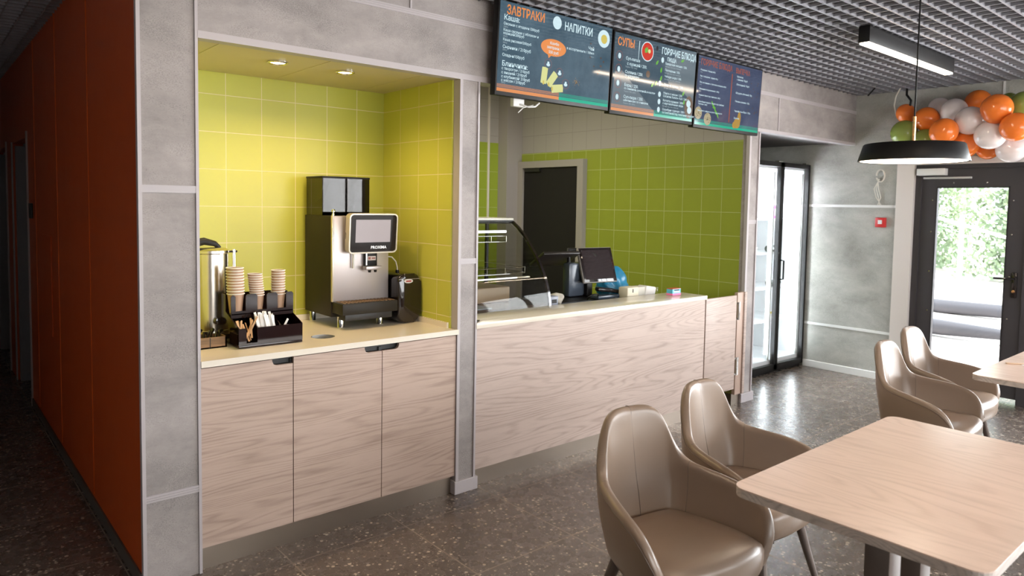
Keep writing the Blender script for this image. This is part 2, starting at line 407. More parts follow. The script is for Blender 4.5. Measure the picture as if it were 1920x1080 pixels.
# kitchen
struct(box('wall_kitchen_right', M['kit_y'], 5.12, .105, 0, 5.20, 2.95, 3.05))
struct(box('wall_kitchen_back', M['kit_x'], 2.2, 2.95, 0, 5.20, 3.05, 3.05))
struct(box('wall_kitchen_left', M['kit_y'], 2.243, .8, 0, 2.30, 2.95, 3.05))
struct(box('ceiling_kitchen', M['plaster'], 2.2, .12, 2.85, 5.20, 3.05, 2.90))
struct(box('trim_7', M['trim_warm'], 4.755, 2.935, .0, 4.775, 2.951, 2.84))
struct(box('wall_kitchen_pilaster', M['frame_grey'], 4.905, 2.80, 0, 5.118, 2.95, 2.84))
d = MB().box(5.085, 1.86, 0, 5.122, 2.72, 1.985).build('door_1', M['charcoal_door']); struct(d)
g = MB(); g.box(5.06, 1.82, 0, 5.121, 1.90, 2.04); g.box(5.06, 2.72, 0, 5.121, 2.80, 2.04); g.box(5.06, 1.90, 1.97, 5.121, 2.72, 2.04)
g.build('door_frame', M['frame_grey'], d)
g = MB(); g.box(5.055, 2.45, 1.93, 5.084, 2.68, 1.965); g.build('door_closer', M['black_matte'], d)
# far wall with the entrance
g = MB(); g.box(FX, -.54, 0, FX+.2, 1.3, 3.05); g.box(FX, -1.9, 2.03, FX+.2, -.54, 3.05)
g.box(FX, -6.2, 2.45, FX+.2, -1.9, 3.05); g.box(FX, -6.2, 0, FX+.2, -1.9, .30); g.box(FX, -6.2, 0, FX+.2, -5.3, 2.5); g.box(FX, -1.95, 0, FX+.2, -1.72, 2.5)
struct(g.build('wall_far', M['concrete_far']))
trim(8, (FX-.006, -.415, 1.606, FX+.01, .42, 1.630), (FX-.006, -.415, .431, FX+.01, .42, .455), (FX-.006, -1.20, 2.2, FX+.01, -1.185, CZ), mat='white')
g = MB(); g.box(FX-.03, -.55, 0, FX+.02, -.405, 2.05); g.box(FX-.03, -1.72, 1.99, FX+.02, -.55, 2.05)
struct(g.build('trim_9', M['trim_warm']))
struct(MB().box(FX-.014, -.405, 0, FX+.002, .42, .068, .004).build('baseboard_far', M['white']))
d2 = MB()
yL, yR = -.60, -1.385
d2.box(FX+.03, yR, .04, FX+.09, yL, .22); d2.box(FX+.03, yR, 1.79, FX+.09, yL, 1.955)
d2.box(FX+.03, -.722, .22, FX+.09, yL, 1.79); d2.box(FX+.03, yR, .22, FX+.09, -1.262, 1.79)
d2 = struct(d2.build('door_2', M['door_metal']))
g = MB(); g.box(FX+.01, -.60, 0, FX+.12, -.552, 1.99); g.box(FX+.01, -1.72, 1.955, FX+.12, -.60, 1.99); g.box(FX+.012, -1.72, 0, FX+.12, -1.39, 1.955)
g.build('door_frame', M['door_metal'], d2)
g = MB()
for a in ((-.728, .215, -.720, 1.797), (-1.264, .215, -1.256, 1.797)): g.box(FX+.024, a[0], a[1], FX+.031, a[2], a[3])
g.box(FX+.024, -1.264, 1.785, FX+.031, -.72, 1.797); g.box(FX+.024, -1.264, .213, FX+.031, -.72, .225)
g.build('glazing_bead', M['door_dark'], d2)
g = MB()
for z in (.35, .70, 1.05, 1.40, 1.68):
    for yy in (-.69, -1.295): g.lathe([(0, 0), (.006, 0), (.006, -.003), (0, -.004)], (FX+.03, yy, z), 8, 'x')
for yy in (-.85, -1.1): g.lathe([(0, 0), (.006, 0), (.006, -.003), (0, -.004)], (FX+.03, yy, 1.83), 8, 'x')
g.build('rivets', M['chrome'], d2)
MB().box(FX+.055, -1.262, .22, FX+.065, -.722, 1.79).build('door_glass', M['glass'], d2)
h = MB().box(FX+.012, -1.355, .88, FX+.03, -1.31, 1.09, .008).build('handle_plate', M['black_gloss'], d2, 30)
MB().tube([(FX+.03, -1.33, 1.04), (FX-.03, -1.33, 1.04), (FX-.035, -1.31, 1.04), (FX-.035, -1.20, 1.037)], .009).build('lever', M['black_gloss'], h, 40)
MB().lathe([(0, -.012), (.012, -.01), (.013, 0), (0, .0)], (FX+.012, -1.333, .935), 14, 'x').build('lock_cylinder', M['brass'], h, 30)
g = MB().box(FX-.05, -.80, 1.895, FX+.03, -.575, 1.955, .004).build('door_closer', M['white'], d2, 30)
MB().box(FX-.07, -1.01, 1.862, FX-.045, -.64, 1.878, .002).build('closer_arm', M['grey_plastic'], g, 30)
# other glazing (shop front beyond the frame, back window)
def window(n, y0, y1, z0, z1, along='y', x=FX+.05):
    g = MB(); t = .07; k = 3
    def b(a0, za, a1, zb):
        if along == 'y': g.box(x, a0, za, x+.07, a1, zb)
        else: g.box(a0, x, za, a1, x+.07, zb)
    b(y0, z0, y1, z0+t); b(y0, z1-t, y1, z1); b(y0, z0, y0+t, z1); b(y1-t, z0, y1, z1)
    for i in range(1, k): c = y0+(y1-y0)*i/k; b(c-t/2, z0, c+t/2, z1)
    o = struct(g.build('window_%d' % n, M['door_metal']))
    g = MB()
    if along == 'y': g.box(x+.03, y0, z0, x+.035, y1, z1)
    else: g.box(y0, x+.03, z0, y1, x+.035, z1)
    g.build('window_pane', M['glass'], o)
window(1, -5.3, -1.95, .30, 2.45)
# near walls and window behind the camera
g = MB(); g.box(-3.2, -6.2, 0, .6, -6.05, 3.05); g.box(5.8, -6.2, 0, FX+.2, -6.05, 3.05); g.box(.6, -6.2, 0, 5.8, -6.05, .75); g.box(.6, -6.2, 2.45, 5.8, -6.05, 3.05)
struct(g.build('wall_back', M['plaster']))
window(2, .6, 5.8, .75, 2.45, 'x', -6.15)
struct(box('wall_left', M['plaster'], -3.2, -6.2, 0, -3.1, 1.0, 3.05))
g = MB(); g.box(-3.2, .9, 0, -.75, 1.0, 3.05); struct(g.build('wall_left_return', M['plaster']))
# corridor
g = MB()
g.box(.684, .101, 0, .76, 3.30, CZ+.1); g.box(.684, .022, 0, .6895, .101, CZ+.1); g.box(.684, 3.30, 2.02, .76, 4.27, CZ+.1); g.box(.684, 4.27, 0, .76, 4.72, CZ+.1); g.box(.684, 4.72, 2.02, .76, 5.9, CZ+.1); g.box(.684, 5.9, 0, .76, 9, CZ+.1)
ow = struct(g.build('wall_corridor_orange', M['orange_wall']))
g = MB()
for y in (.98, 1.95, 2.9): g.box(.681, y-.002, .08, .684, y+.002, CZ)
struct(g.build('trim_10', plain('panel_joint', (.75, .16, .02), .3)))
g = MB(); g.box(.676, .02, 0, .684, 3.28, .06); struct(g.build('baseboard_corridor', plain('kick_strip', (.10, .085, .075), .4)))
g = MB(); g.box(.674, 3.28, 0, .684, 3.31, 2.06); g.box(.674, 4.26, 0, .684, 4.29, 2.03); g.box(.674, 4.70, 0, .684, 4.74, 2.06)
struct(g.build('trim_11', M['trim']))
struct(box('door_3', M['corr_door'], .70, 4.20, 0, .95, 4.262, 2.0))
struct(box('door_4', M['corr_door'], .69, 5.83, 0, .95, 5.89, 2.0))
struct(box('wall_corridor_end', M['plaster'], -.8, 9.0, 0, 1.7, 9.1, 3.05))
struct(box('wall_corridor_left', M['plaster'], -.85, 1.0, 0, -.75, 9.1, 3.05))
struct(box('wall_room_behind', M['plaster'], 1.6, .81, 0, 1.7, 9.0, 3.05))
t = tag(MB().box(.669, 3.05, 1.42, .684, 3.17, 1.53, .003).build('light_switch', M['bronze_plate'], None, 30), 'black double switch beside the dark corridor doorway', 'switch')
t = MB().box(.678, 2.22, .69, .684, 2.6, 1.33, .001).build('access_panel', M['orange_wall']); tag(t, 'orange access hatch set flush in the corridor wall', 'access hatch')
# ceiling grille
g = MB(); cell = .09; zb = CZ; zt = CZ+.022
def grille(x0, x1, y0, y1, ox=0, oy=0, step=cell):
    x = math.ceil((x0-ox)/step)*step+ox
    while x < x1: g.box(x-.0028, y0, zb+.0006, x+.0028, y1, zb+.016); x += step
    y = math.ceil((y0-oy)/step)*step+oy
    while y < y1: g.box(x0, y-.0055, zb, x1, y+.0055, zb+.018); y += step
grille(-3.1, FX, -6.05, -.005, 0, -.06)
grille(-.75, .684, .0, 9.0, 0, -.06)
struct(g.build('ceiling_grille', M['grille']))

# ------------------------------------------------------------------ NICHE UNIT
cab = thing('base_cabinet', 'three-door ash laminate base cabinet under the cream niche worktop', 'cabinet', (1.57, 0, 0))
g = MB()
for b_ in ((.912, .022, .103, .928, .75, .862), (1.305, .022, .103, 1.321, .75, .862), (1.764, .022, .103, 1.780, .75, .862), (2.197, .022, .103, 2.213, .75, .862), (.912, .022, .103, 2.213, .75, .119), (.912, .734, .103, 2.213, .75, .862), (.912, .03, .845, 2.213, .045, .876)): g.box(*b_)
g.build('carcass', M['black_matte'], cab)
for x0, x1, cut in ((.912, 1.311, 'r'), (1.315, 1.770, 'r'), (1.774, 2.222, 'l')):
    # door with a hand cut-out at its upper corner
    z0, z1 = .103, .872; cw, ch = .095, .028
    arc = [(math.sin(a)*.02, math.cos(a)*.02) for a in (0, PI/6, PI/3, PI/2)]
    if cut == 'r':
        pts = [(x0, z0), (x1, z0), (x1, z1-ch), (x1-cw+.02, z1-ch), (x1-cw+.006, z1-ch+.006), (x1-cw, z1-ch+.02), (x1-cw, z1), (x0, z1)]
    else:
        pts = [(x0, z0), (x1, z0), (x1, z1), (x0+cw, z1), (x0+cw, z1-ch+.02), (x0+cw-.006, z1-ch+.006), (x0+cw-.02, z1-ch), (x0, z1-ch)]
    MB().prism(pts, .0, .019, 'y').build('door', M['wood'], cab)
box('kick_plate', M['steel'], .912, .024, 0, 2.213, .040, .102, cab)
g = MB(); g.box(.911, -.012, .878, 2.232, .0, .905, 0)
n_ = 40; cx, cy, R_ = 1.562, .219, .058
# worktop with a round waste hole: ring fan + rectangle frame
bm = g.bm
def slab_with_hole(bm, x0, y0, x1, y1, z0, z1, cx, cy, r, n=40):
    def outer(a):
        dx, dy = math.cos(a), math.sin(a); t = 1e9
        if dx > 1e-9: t = min(t, (x1-cx)/dx)
        if dx < -1e-9: t = min(t, (x0-cx)/dx)
        if dy > 1e-9: t = min(t, (y1-cy)/dy)
        if dy < -1e-9: t = min(t, (y0-cy)/dy)
        return (cx+dx*t, cy+dy*t)
    angs = sorted([2*PI*k/n for k in range(n)]+[math.atan2(yy-cy, xx-cx) % (2*PI) for xx in (x0, x1) for yy in (y0, y1)])
    V = []
    for a in angs:
        i = (cx+r*math.cos(a), cy+r*math.sin(a)); o = outer(a)
        V.append([bm.verts.new((*i, z1)), bm.verts.new((*o, z1)), bm.verts.new((*o, z0)), bm.verts.new((*i, z0))])
    for A, B in zip(V, V[1:]+V[:1]):
        for k in range(4): bm.faces.new((A[k], A[(k+1) % 4], B[(k+1) % 4], B[k]))
slab_with_hole(bm, .911, 0, 2.214, .750, .878, .905, cx, cy, R_)
wt = tag(g.build('worktop', M['worktop'], None), 'cream worktop in the lime tiled niche with a round waste hole', 'worktop')
g = MB(); g.box(.911, .750, .905, 2.214, .7615, .935); g.box(2.203, .06, .905, 2.2145, .750, .935); g.build('upstand', M['worktop'], wt)
MB().lathe([(R_-.001, .9045), (R_-.001, .80), (R_-.004, .80), (R_-.004, .9045)], (cx, cy, 0), 32).build('hole_liner', M['grey_plastic'], wt, 40)
# downlights
for i, (x, y, lab) in enumerate(((1.353, .264, 'round recessed downlight on the left of the niche ceiling'), (1.701, .262, 'round recessed downlight on the right of the niche ceiling'))):
    t = thing('downlight', lab, 'ceiling light', (x, y, 2.235), 'recessed downlights in the niche ceiling')
    MB().lathe([(.048, 0), (.048, -.006), (.042, -.010), (.036, -.004), (.036, 0)], (x, y, 2.2360), 32).build('bezel', M['chrome'], t, 40)
    MB().lathe([(.036, -.004), (.02, -.008), (0, -.009)], (x, y, 2.2365), 24).build('bulb', M['lamp_spot'], t, 60)
    d = bpy.data.lights.new('downlight_beam', 'SPOT'); d.energy = 18; d.color = (1, .72, .40); d.spot_size = math.radians(150); d.spot_blend = .8; d.shadow_soft_size = .03
    l = bpy.data.objects.new('downlight_beam', d); l.location = (x, y, 2.222); COL.objects.link(l)

# ------------------------------------------------------------------ COFFEE MACHINE
cm = thing('coffee_machine', 'black and silver bean to cup coffee machine with a touch screen', 'coffee machine', (1.875, .55, .905))
x0, x1, y0, y1 = 1.702, 2.045, .410, .742
g = MB().box(x0, y0+.008, .962, x1, y1, 1.503, .004); g.build('body', M['brown_body'], cm, 30)
MB().box(x0+.008, y0-.006, 1.045, x1-.002, y0+.008, 1.503, .003).build('front_panel', M['silver'], cm, 30)
MB().box(x0, y0-.007, 1.045, x0+.010, y0+.012, 1.505, .003).build('corner_trim', M['silver_rim'], cm, 30)
dt = MB().box(x0+.006, y0-.115, .985, x1-.006, y0+.01, 1.045, .004).build('drip_tray', M['brown_body'], cm, 30)
g = MB().box(x0+.03, y0-.095, .950, x1-.03, y0+.01, .986, .004); g.build('tray_base', M['black_matte'], dt, 30)
g = MB()
for k in range(14): g.box(x0+.02+k*.0225, y0-.105, 1.0452, x0+.030+k*.0225, y0-.01, 1.048)
g.build('drip_grid', M['boxwood'], dt)
for fx, fy in ((x0+.045, y0-.015), (x1-.07, y0-.03), (x0+.03, y1-.035), (x1-.04, y1-.035)):
    MB().lathe([(0, .9052), (.0185, .9052), (.0195, .908), (.018, .91), (.018, .965), (0, .965)], (fx, fy, 0), 20).build('foot', M['chrome'], cm, 40)
# screen module, turned slightly upward
sc_o = (1.905, .345, 1.412)
SM = Matrix.Translation(sc_o)@Matrix.Rotation(math.radians(4), 4, 'X')
def rrect(w, h, r, n=6):
    P = []
    for cx_, cz_, a0 in ((w/2-r, h/2-r, 0), (-w/2+r, h/2-r, PI/2), (-w/2+r, -h/2+r, PI), (w/2-r, -h/2+r, 1.5*PI)):
        for k in range(n+1): a = a0+PI/2*k/n; P.append((cx_+r*math.cos(a), cz_+r*math.sin(a)))
    return P
scr = MB(); P1 = rrect(.292, .214, .024); P2 = rrect(.278, .200, .018)
def loopframe(mb, A, B, ya, yb):
    va = [[mb.bm.verts.new((p[0], yy, p[1])) for p in Q] for Q, yy in ((A, ya), (A, yb), (B, yb), (B, ya))]
    for q in range(4):
        L, K = va[q], va[(q+1) % 4]; n = len(L)
        for i in range(n): mb.bm.faces.new((L[i], L[(i+1) % n], K[(i+1) % n], K[i]))
loopframe(scr, P1, P2, -.022, .022); rim = scr.build('screen_rim', M['silver_rim'], cm, 40, SM)
MB().prism(P2, -.014, .018, 'y').build('screen_glass', M['black_gloss'], cm, None, SM)
MB().box(-.105, -.0150, -.048, .105, -.0142, .074).build('display', emit('machine_display', (.60, .50, .50), .55, (.05, .05, .05)), cm, None, SM)
MB().box(-.13, .02, -.09, .12, .065, .085, .01).build('screen_housing', M['black'], cm, 30, SM)
tm = text_mesh([('PROXIMA', .035, 0, .022, 'CENTER')])
tm.build('brand_lettering', emit('machine_lettering', (1, .95, .9), 1.2), cm, None, SM@Matrix.Translation((0, -.0156, -.083))@Matrix.Rotation(PI/2, 4, 'X'))
g = MB().box(1.885, .375, 1.225, 1.955, .41, 1.325, .003); g.build('spout_block', M['black'], cm, 30)
MB().box(1.872, .345, 1.212, 1.968, .385, 1.232, .003).build('spout_shelf', M['silver'], cm, 30)
g = MB(); 
for xx in (1.90, 1.935): g.lathe([(.009, 1.212), (.007, 1.198), (0, 1.198)], (xx, .36, 0), 12)
g.build('spout_nozzle', M['black'], cm, 40)
MB().box(1.885, .3735, 1.236, 1.892, .376, 1.32).build('spout_trim', M['chrome'], cm)
MB().box(1.897, .3735, 1.262, 1.945, .3752, 1.285).build('spout_sticker', plain('spout_sticker', (.62, .50, .45), .4), cm)
g = MB(); g.box(1.90, .3730, 1.267, 1.913, .3738, 1.28); g.box(1.92, .3730, 1.270, 1.942, .3738, 1.277); g.build('sticker_print', plain('sticker_print', (.30, .07, .04), .4), cm)
MB().tube([(1.816, .385, 1.33), (1.816, .385, 1.222)], .006, 12).build('milk_pipe', M['silver_rim'], cm, 40)
MB().lathe([(0, 1.503), (.008, 1.504), (.008, 1.513), (.005, 1.516), (.005, 1.52), (.010, 1.524), (.0105, 1.532), (.006, 1.538), (0, 1.538)], (1.725, .44, 0), 16).build('hopper_lock', M['chrome'], cm, 40)
smoke = glass('smoked_hopper', (.30, .27, .25), 1.0)
for k, (hx0, hx1) in enumerate(((1.702, 1.838), (1.846, 1.985))):
    g = MB(); ya, yb = .52, .72
    t_ = .004
    g.box(hx0, ya, 1.503, hx1, ya+t_, 1.705); g.box(hx0, yb-t_, 1.503, hx1, yb, 1.705); g.box(hx0, ya, 1.503, hx0+t_, yb, 1.705); g.box(hx1-t_, ya, 1.503, hx1, yb, 1.705)
    hp = g.build('bean_hopper', smoke, cm)
    MB().box(hx0-.003, ya-.003, 1.705, hx1+.003, yb+.003, 1.716, .003).build('hopper_lid', M['black'], hp, 30)
    g = MB().box(hx0+.008, ya+.006, 1.504, hx1-.008, yb-.006, 1.60 if k else 1.575, .01)
    for v in g.bm.verts:
        if v.co.z > 1.55: v.co.z += .035*math.sin((v.co.x+v.co.y)*23)
    g.build('coffee_beans', plain('coffee_beans', (.03, .015, .008), .5), hp)
    g = MB(); pts = [(hx0+.02, 1.53), (hx1-.035, 1.525), (hx1-.02, 1.60), (hx1-.03, 1.67), (hx0+.04, 1.675), (hx0+.02, 1.62)]
    g.prism(pts, ya+.007, ya+.009, 'y').build('foil_pack', plain('foil_pack', (.07, .075, .09), .3, .3), hp)
# water pump / milk cooler
pc = thing('milk_cooler', 'glossy black rounded milk cooler beside the coffee machine', 'milk cooler', (2.128, .42, .905))
g = MB(); g.prism([(p[0]+2.128, p[1]+1.046) for p in rrect(.150, .275, .045, 6)], .315, .55, 'y')
es = [e for e in g.bm.edges if abs(e.verts[0].co.y-e.verts[1].co.y) < 1e-5]
bmesh.ops.bevel(g.bm, geom=es, offset=.022, segments=4, affect='EDGES', profile=.5)
g.build('body', M['black_gloss'], pc, 50)
g = MB(); g.lathe([(0, 0), (.028, 0), (.028, -.003), (0, -.003)], (0, 0, 0), 24, 'y')
for v in g.bm.verts: v.co.z *= .42
b_ = g.build('badge', M['white'], pc, None, Matrix.Translation((2.118, .314, 1.142)))
g = MB(); g.box(-.017, -.0045, -.004, .017, -.003, .004); g.build('badge_print', plain('badge_red', (.4, .04, .04), .4), pc, None, Matrix.Translation((2.118, .314, 1.142)))
MB().box(2.058, .3135, 1.152, 2.198, .3155, 1.154).build('seam', M['silver'], pc)
hose = MB().tube([(2.05, .43, 1.275), (2.08, .43, 1.27), (2.105, .43, 1.245), (2.115, .43, 1.21), (2.116, .43, 1.18)], .004, 8).build('hose', M['cable'], pc, 60)
MB().lathe([(.012, 1.178), (.010, 1.196), (0, 1.196)], (2.116, .43, 0), 14).build('hose_cap', M['black'], pc, 40)

# ------------------------------------------------------------------ BOILER, ORGANISER, CUPS
bo = thing('water_boiler', 'tall stainless steel water boiler with a black lid handle', 'water boiler', (1.12, .50, .905))
bx, by, br = 1.108, .50, .084
MB().lathe([(0, .93), (br+.004, .93), (br+.004, .95), (br, .952), (br, 1.318), (br+.004, 1.322), (br+.004, 1.334), (br-.012, 1.345), (0, 1.349)], (bx, by, 0), 48).build('tank', M['boiler'], bo, 35)
MB().lathe([(0, .9055), (br-.006, .9055), (br-.006, .93), (0, .93)], (bx, by, 0), 32).build('base_ring', M['black'], bo, 35)
g = MB().tube([(bx-.115, by-.01, 1.27), (bx-.12, by-.01, 1.33), (bx-.09, by-.01, 1.365), (bx-.03, by-.01, 1.378), (bx+.02, by-.01, 1.365), (bx+.045, by-.01, 1.345)], [.016, .022, .022, .018, .014, .008], 14)
g.build('lid_handle', M['black'], bo, 60)
MB().box(bx-.125, by-.03, 1.20, bx-.072, by+.02, 1.30, .012).build('side_grip', M['black'], bo, 40)
MB().tube([(bx+.112, by-.01, 1.0), (bx+.112, by-.01, 1.335)], .008, 12).build('sight_glass', M['chrome'], bo, 50)
g = MB(); g.tube([(bx+.06, by-.01, 1.325), (bx+.127, by-.01, 1.325)], .005, 8); g.build('gauge_clip', M['black'], bo, 50)
MB().lathe([(0, 0), (.018, 0), (.02, -.01), (.017, -.03), (0, -.034)], (bx+.005, by-br, 1.00), 18, 'y').build('tap', M['black_gloss'], bo, 50)
# wooden box with black cutlery
wb = thing('wooden_box', 'low rustic wooden box at the left end of the niche worktop', 'box', (1.02, .28, .905))
g = MB(); a, b, c, d_ = .925, 1.098, .235, .335
for bb in ((a, c, .9055, b, c+.008, .955), (a, d_, .9055, b, d_+.008, .955), (a, c, .9055, a+.008, d_, .955), (b-.008, c, .9055, b, d_+.008, .955), (a, c, .9055, b, d_, .912)): g.box(*bb)
g.build('box_sides', M['boxwood'], wb)
MB().box(1.022, .2345, .906, 1.026, .2355, .955).build('joint', M['black_matte'], wb)
for k in range(8):
    x = .945+k*.018; y = .26+.01*(k % 3)
    o = MB().tube([(x, y, .918), (x+.012, y+.02, .955+.006*(k % 4)), (x+.03, y+.045, .965+.006*(k % 3))], [.004, .006, .008], 8).build('spoon', M['black_gloss'], None, 60)
    tag(o, 'black plastic spoon lying in the low wooden box', 'spoon', 'black spoons in the wooden box')
# organiser
og = thing('cup_organiser', 'dark acrylic cup and sugar organiser on the niche worktop', 'organiser', (1.27, .25, .905))
ox0, ox1, oy0, oy1 = 1.122, 1.424, .150, .385
g = MB(); g.box(ox0, oy0, .906, ox1, oy1, .918, .002); g.build('base_plate', M['acrylic'], og, 30)
side = [(oy0+.002, .918), (oy1, .918), (oy1, 1.135), (.325, 1.135), (.325, 1.055), (oy0+.002, .998)]
for k, xs in enumerate((ox0, ox1-.005)):
    MB().prism(side, xs, xs+.005, 'x').build('side_panel', M['acrylic'], og)
for xs in (1.215, 1.325):
    MB().prism([(oy0+.012, .918), (.325, .918), (.325, 1.05), (oy0+.012, .99)], xs, xs+.004, 'x').build('divider', M['acrylic'], og)
# front with slot cut-outs
MB().prism([(ox0, .918), (ox0+.035, .918), (ox0+.035, .996), (ox0, .996)], oy0, oy0+.005, 'y').build('front_panel', M['acrylic'], og)
MB().prism([(ox0+.085, .918), (ox1, .918), (ox1, .996), (ox0+.085, .996)], oy0, oy0+.005, 'y').build('front_panel', M['acrylic'], og)
MB().box(ox0+.035, oy0, .918, ox0+.085, oy0+.005, .928).build('front_panel', M['acrylic'], og)
# cup tier front with three U slots
xs = [1.124, 1.145, 1.192, 1.247, 1.292, 1.345, 1.387, 1.423]
g = MB()
for a_, b_2, z_ in ((0, 1, 1.138), (2, 3, 1.138), (4, 5, 1.138), (6, 7, 1.138)): g.prism([(xs[a_], 1.03), (xs[b_2], 1.03), (xs[b_2], z_-.008), (xs[b_2]-.008, z_), (xs[a_]+.008, z_), (xs[a_], z_-.008)], .255, .260, 'y')
for a_, b_2 in ((1, 2), (3, 4), (5, 6)): g.box(xs[a_], .255, 1.03, xs[b_2], .260, 1.062)
g.build('cup_rack_front', M['acrylic'], og)
g = MB(); g.box(ox0+.005, .255, 1.045, ox1-.005, oy1-.002, 1.05); g.box(ox0, oy1-.005, .918, ox1, oy1, 1.135); g.build('cup_rack', M['acrylic'], og)
# cups
def make_cup(r, h):
    g = MB(); g.lathe([(0, .004), (r*.70, .004), (r*.70, 0), (r*.72, 0), (r*.97, h*.97), (r*.93, h*.97), (r*.68, .008), (0, .008)], (0, 0, 0), 24)
    o = g.build('paper_cup', M['cup'], None, 40)
    rm = MB().lathe([(r*.95, h-.003), (r*1.03, h-.0036), (r*1.07, h-.0016), (r*1.03, h+.001), (r*.95, h), (r*.95, h-.003)], (0, 0, 0), 24).build('rim', M['cuprim'], o, 60)
    return o
first = make_cup(.036, .085); used = [False]
def stack(x, y, z, n, r, pitch_, lean, name):
    for k in range(n):
        if not used[0]: o = first; used[0] = True
        else: o = copy_tree(first)
        s = r/.036; o.scale = (s, s, s)
        o.location = (x+lean*k+random.uniform(-.0006, .0006), y, z+k*pitch_)
        lab = 'kraft paper cup, topmost of the %s stack in the organiser' % name if k == n-1 else 'kraft paper cup nested in the %s stack of the organiser' % name
        tag(o, lab, 'paper cup', 'kraft paper cups stacked in the organiser')
stack(1.160, .296, 1.051, 10, .0385, .0135, -.0004, 'tall left')
stack(1.262, .298, 1.051, 10, .0330, .0112, -.0012, 'leaning middle')
stack(1.365, .298, 1.051, 10, .0325, .0127, 0, 'right')
# sachets and stirrers
for k in range(22):
    i, j = k % 11, k//11
    o = MB().box(-.006, -.0015, 0, .006, .0015, .085, .001).build('sugar_sachet', M['sachet'])
    o.location = (1.232+i*.0075, .185+j*.035, .955+.01*j+.004*(i % 3)); o.rotation_euler = (-.25+.06*random.random(), random.uniform(-.25, .1), random.uniform(-.5, .5))
    tag(o, 'white paper sugar stick standing in the dark organiser', 'sugar sachet', 'white sugar sticks in the organiser')
o = MB().box(-.005, -.0015, 0, .005, .0015, .06, .001).build('sugar_sachet', M['sachet']); o.location = (1.345, .20, .965); o.rotation_euler = (-.2, .6, 0)
tag(o, 'single white sugar stick leaning right in the organiser, apart from the bunch', 'sugar sachet', 'white sugar sticks in the organiser')
for k in range(14):
    o = MB().box(-.004, -.0012, 0, .004, .0012, .095, .0006).build('wooden_stirrer', M['stick'])
    o.location = (1.140+(k % 5)*.012, .168+.012*(k % 3), .925+.004*k*.6); o.rotation_euler = (random.uniform(-.9, -.1), random.uniform(-.2, .8), random.uniform(-.6, .6))
    tag(o, 'thin wooden stirrer lying loose in the organiser front pocket', 'stirrer', 'wooden stirrers in the organiser')

# ------------------------------------------------------------------ SERVICE COUNTER
ct = thing('service_counter', 'long ash laminate service counter with a steel kick plate', 'counter', (3.44, 0, 0))
box('front_panel', M['wood2'], 2.358, .0, .104, 4.512, .02, .893, ct)
box('kick_plate', M['steel'], 2.374, .03, 0, 4.50, .045, .104, ct)
box('carcass', M['black_matte'], 2.36, .046, .0, 4.505, .26, .89, ct)
ld = tag(MB().box(2.352, -.012, .895, 4.522, .275, .925, .002).build('serving_ledge', M['worktop'], None, 30), 'long cream stone ledge along the top of the service counter', 'worktop')
bk = thing('back_counter', 'low dark preparation counter behind the serving ledge', 'counter', (3.4, .6, 0))
box('carcass', M['black_matte'], 2.36, .30, .0, 4.40, .98, .80, bk)
box('top', plain('dark_top', (.06, .05, .045), .3), 2.352, .285, .80, 4.42, 1.0, .83, bk)
gt = thing('swing_gate', 'ash laminate swing gate closing the gap beside the right pier', 'gate', (4.73, 0, 0))
box('leaf', M['wood2'], 4.528, .0, .150, 4.938, .022, .895, gt, .001)
gp = thing('gate_post', 'narrow timber laminate post carrying the gate hinges', 'post', (5.0, .05, 0))
box('post', plain('post_wood', (.50, .36, .29), .45), 4.985, .02, .09, 5.099, .05, .91, gp, .001)
box('post_edge', M['wood2'], 5.07, .008, .09, 5.10, .05, .912, gp, .001)
box('foot_box', M['steel'], 4.985, .05, 0, 5.095, .34, .09, gp)
for z in (.70, .26):
    hg = MB().tube([(4.962, -.004, z), (4.962, -.004, z+.14)], .009, 14).build('hinge', M['chrome'], gt, 40)
    MB().tube([(4.982, .002, z), (4.982, .002, z+.14)], .008, 14).build('hinge_barrel', M['chrome'], hg, 40)
    g = MB(); 
    for dz in (.0, .125): g.box(4.94, -.001, z+dz, 4.985, .004, z+dz+.015)
    g.build('hinge_plate', M['chrome'], hg)
# tissue box
tb = thing('tissue_box', 'small blue and pink cardboard box on the serving ledge', 'box', (4.33, .16, .925))
box('carton', plain('carton_blue', (.10, .45, .62), .4), 4.285, .13, .9255, 4.385, .185, .972, tb, .002)
box('pink_band', plain('carton_pink', (.85, .18, .38), .4), 4.2845, .1292, .926, 4.3855, .1858, .940, tb)
box('lid_strip', plain('carton_red', (.55, .10, .05), .4), 4.285, .13, .972, 4.385, .185, .976, tb)
box('slot', M['black_matte'], 4.305, .1290, .960, 4.365, .1305, .968, tb)
box('print', M['white'], 4.30, .1285, .948, 4.37, .1300, .956, tb)
o = MB().lathe([(0, .006), (.014, .006), (.02, .010), (.022, .016), (0, .018)], (2.37, .03, .9195), 16)
for v in o.bm.verts: v.co.x = 2.37+(v.co.x-2.37)*1.5
tag(o.build('pen_tray', M['black_gloss'], None, 50), 'small black oval dish beside the middle pier on the ledge', 'dish')

# ------------------------------------------------------------------ DISPLAY CASE
dc = thing('display_case', 'curved glass pastry display case with a black frame behind the ledge', 'display case', (2.8, .6, .83))
cx0, cx1 = 2.42, 3.175
prof = [(.262, .86), (.268, .94), (.283, 1.021), (.305, 1.08), (.337, 1.142), (.375, 1.20), (.419, 1.257), (.472, 1.318), (.529, 1.377), (.60, 1.432), (.671, 1.474)]
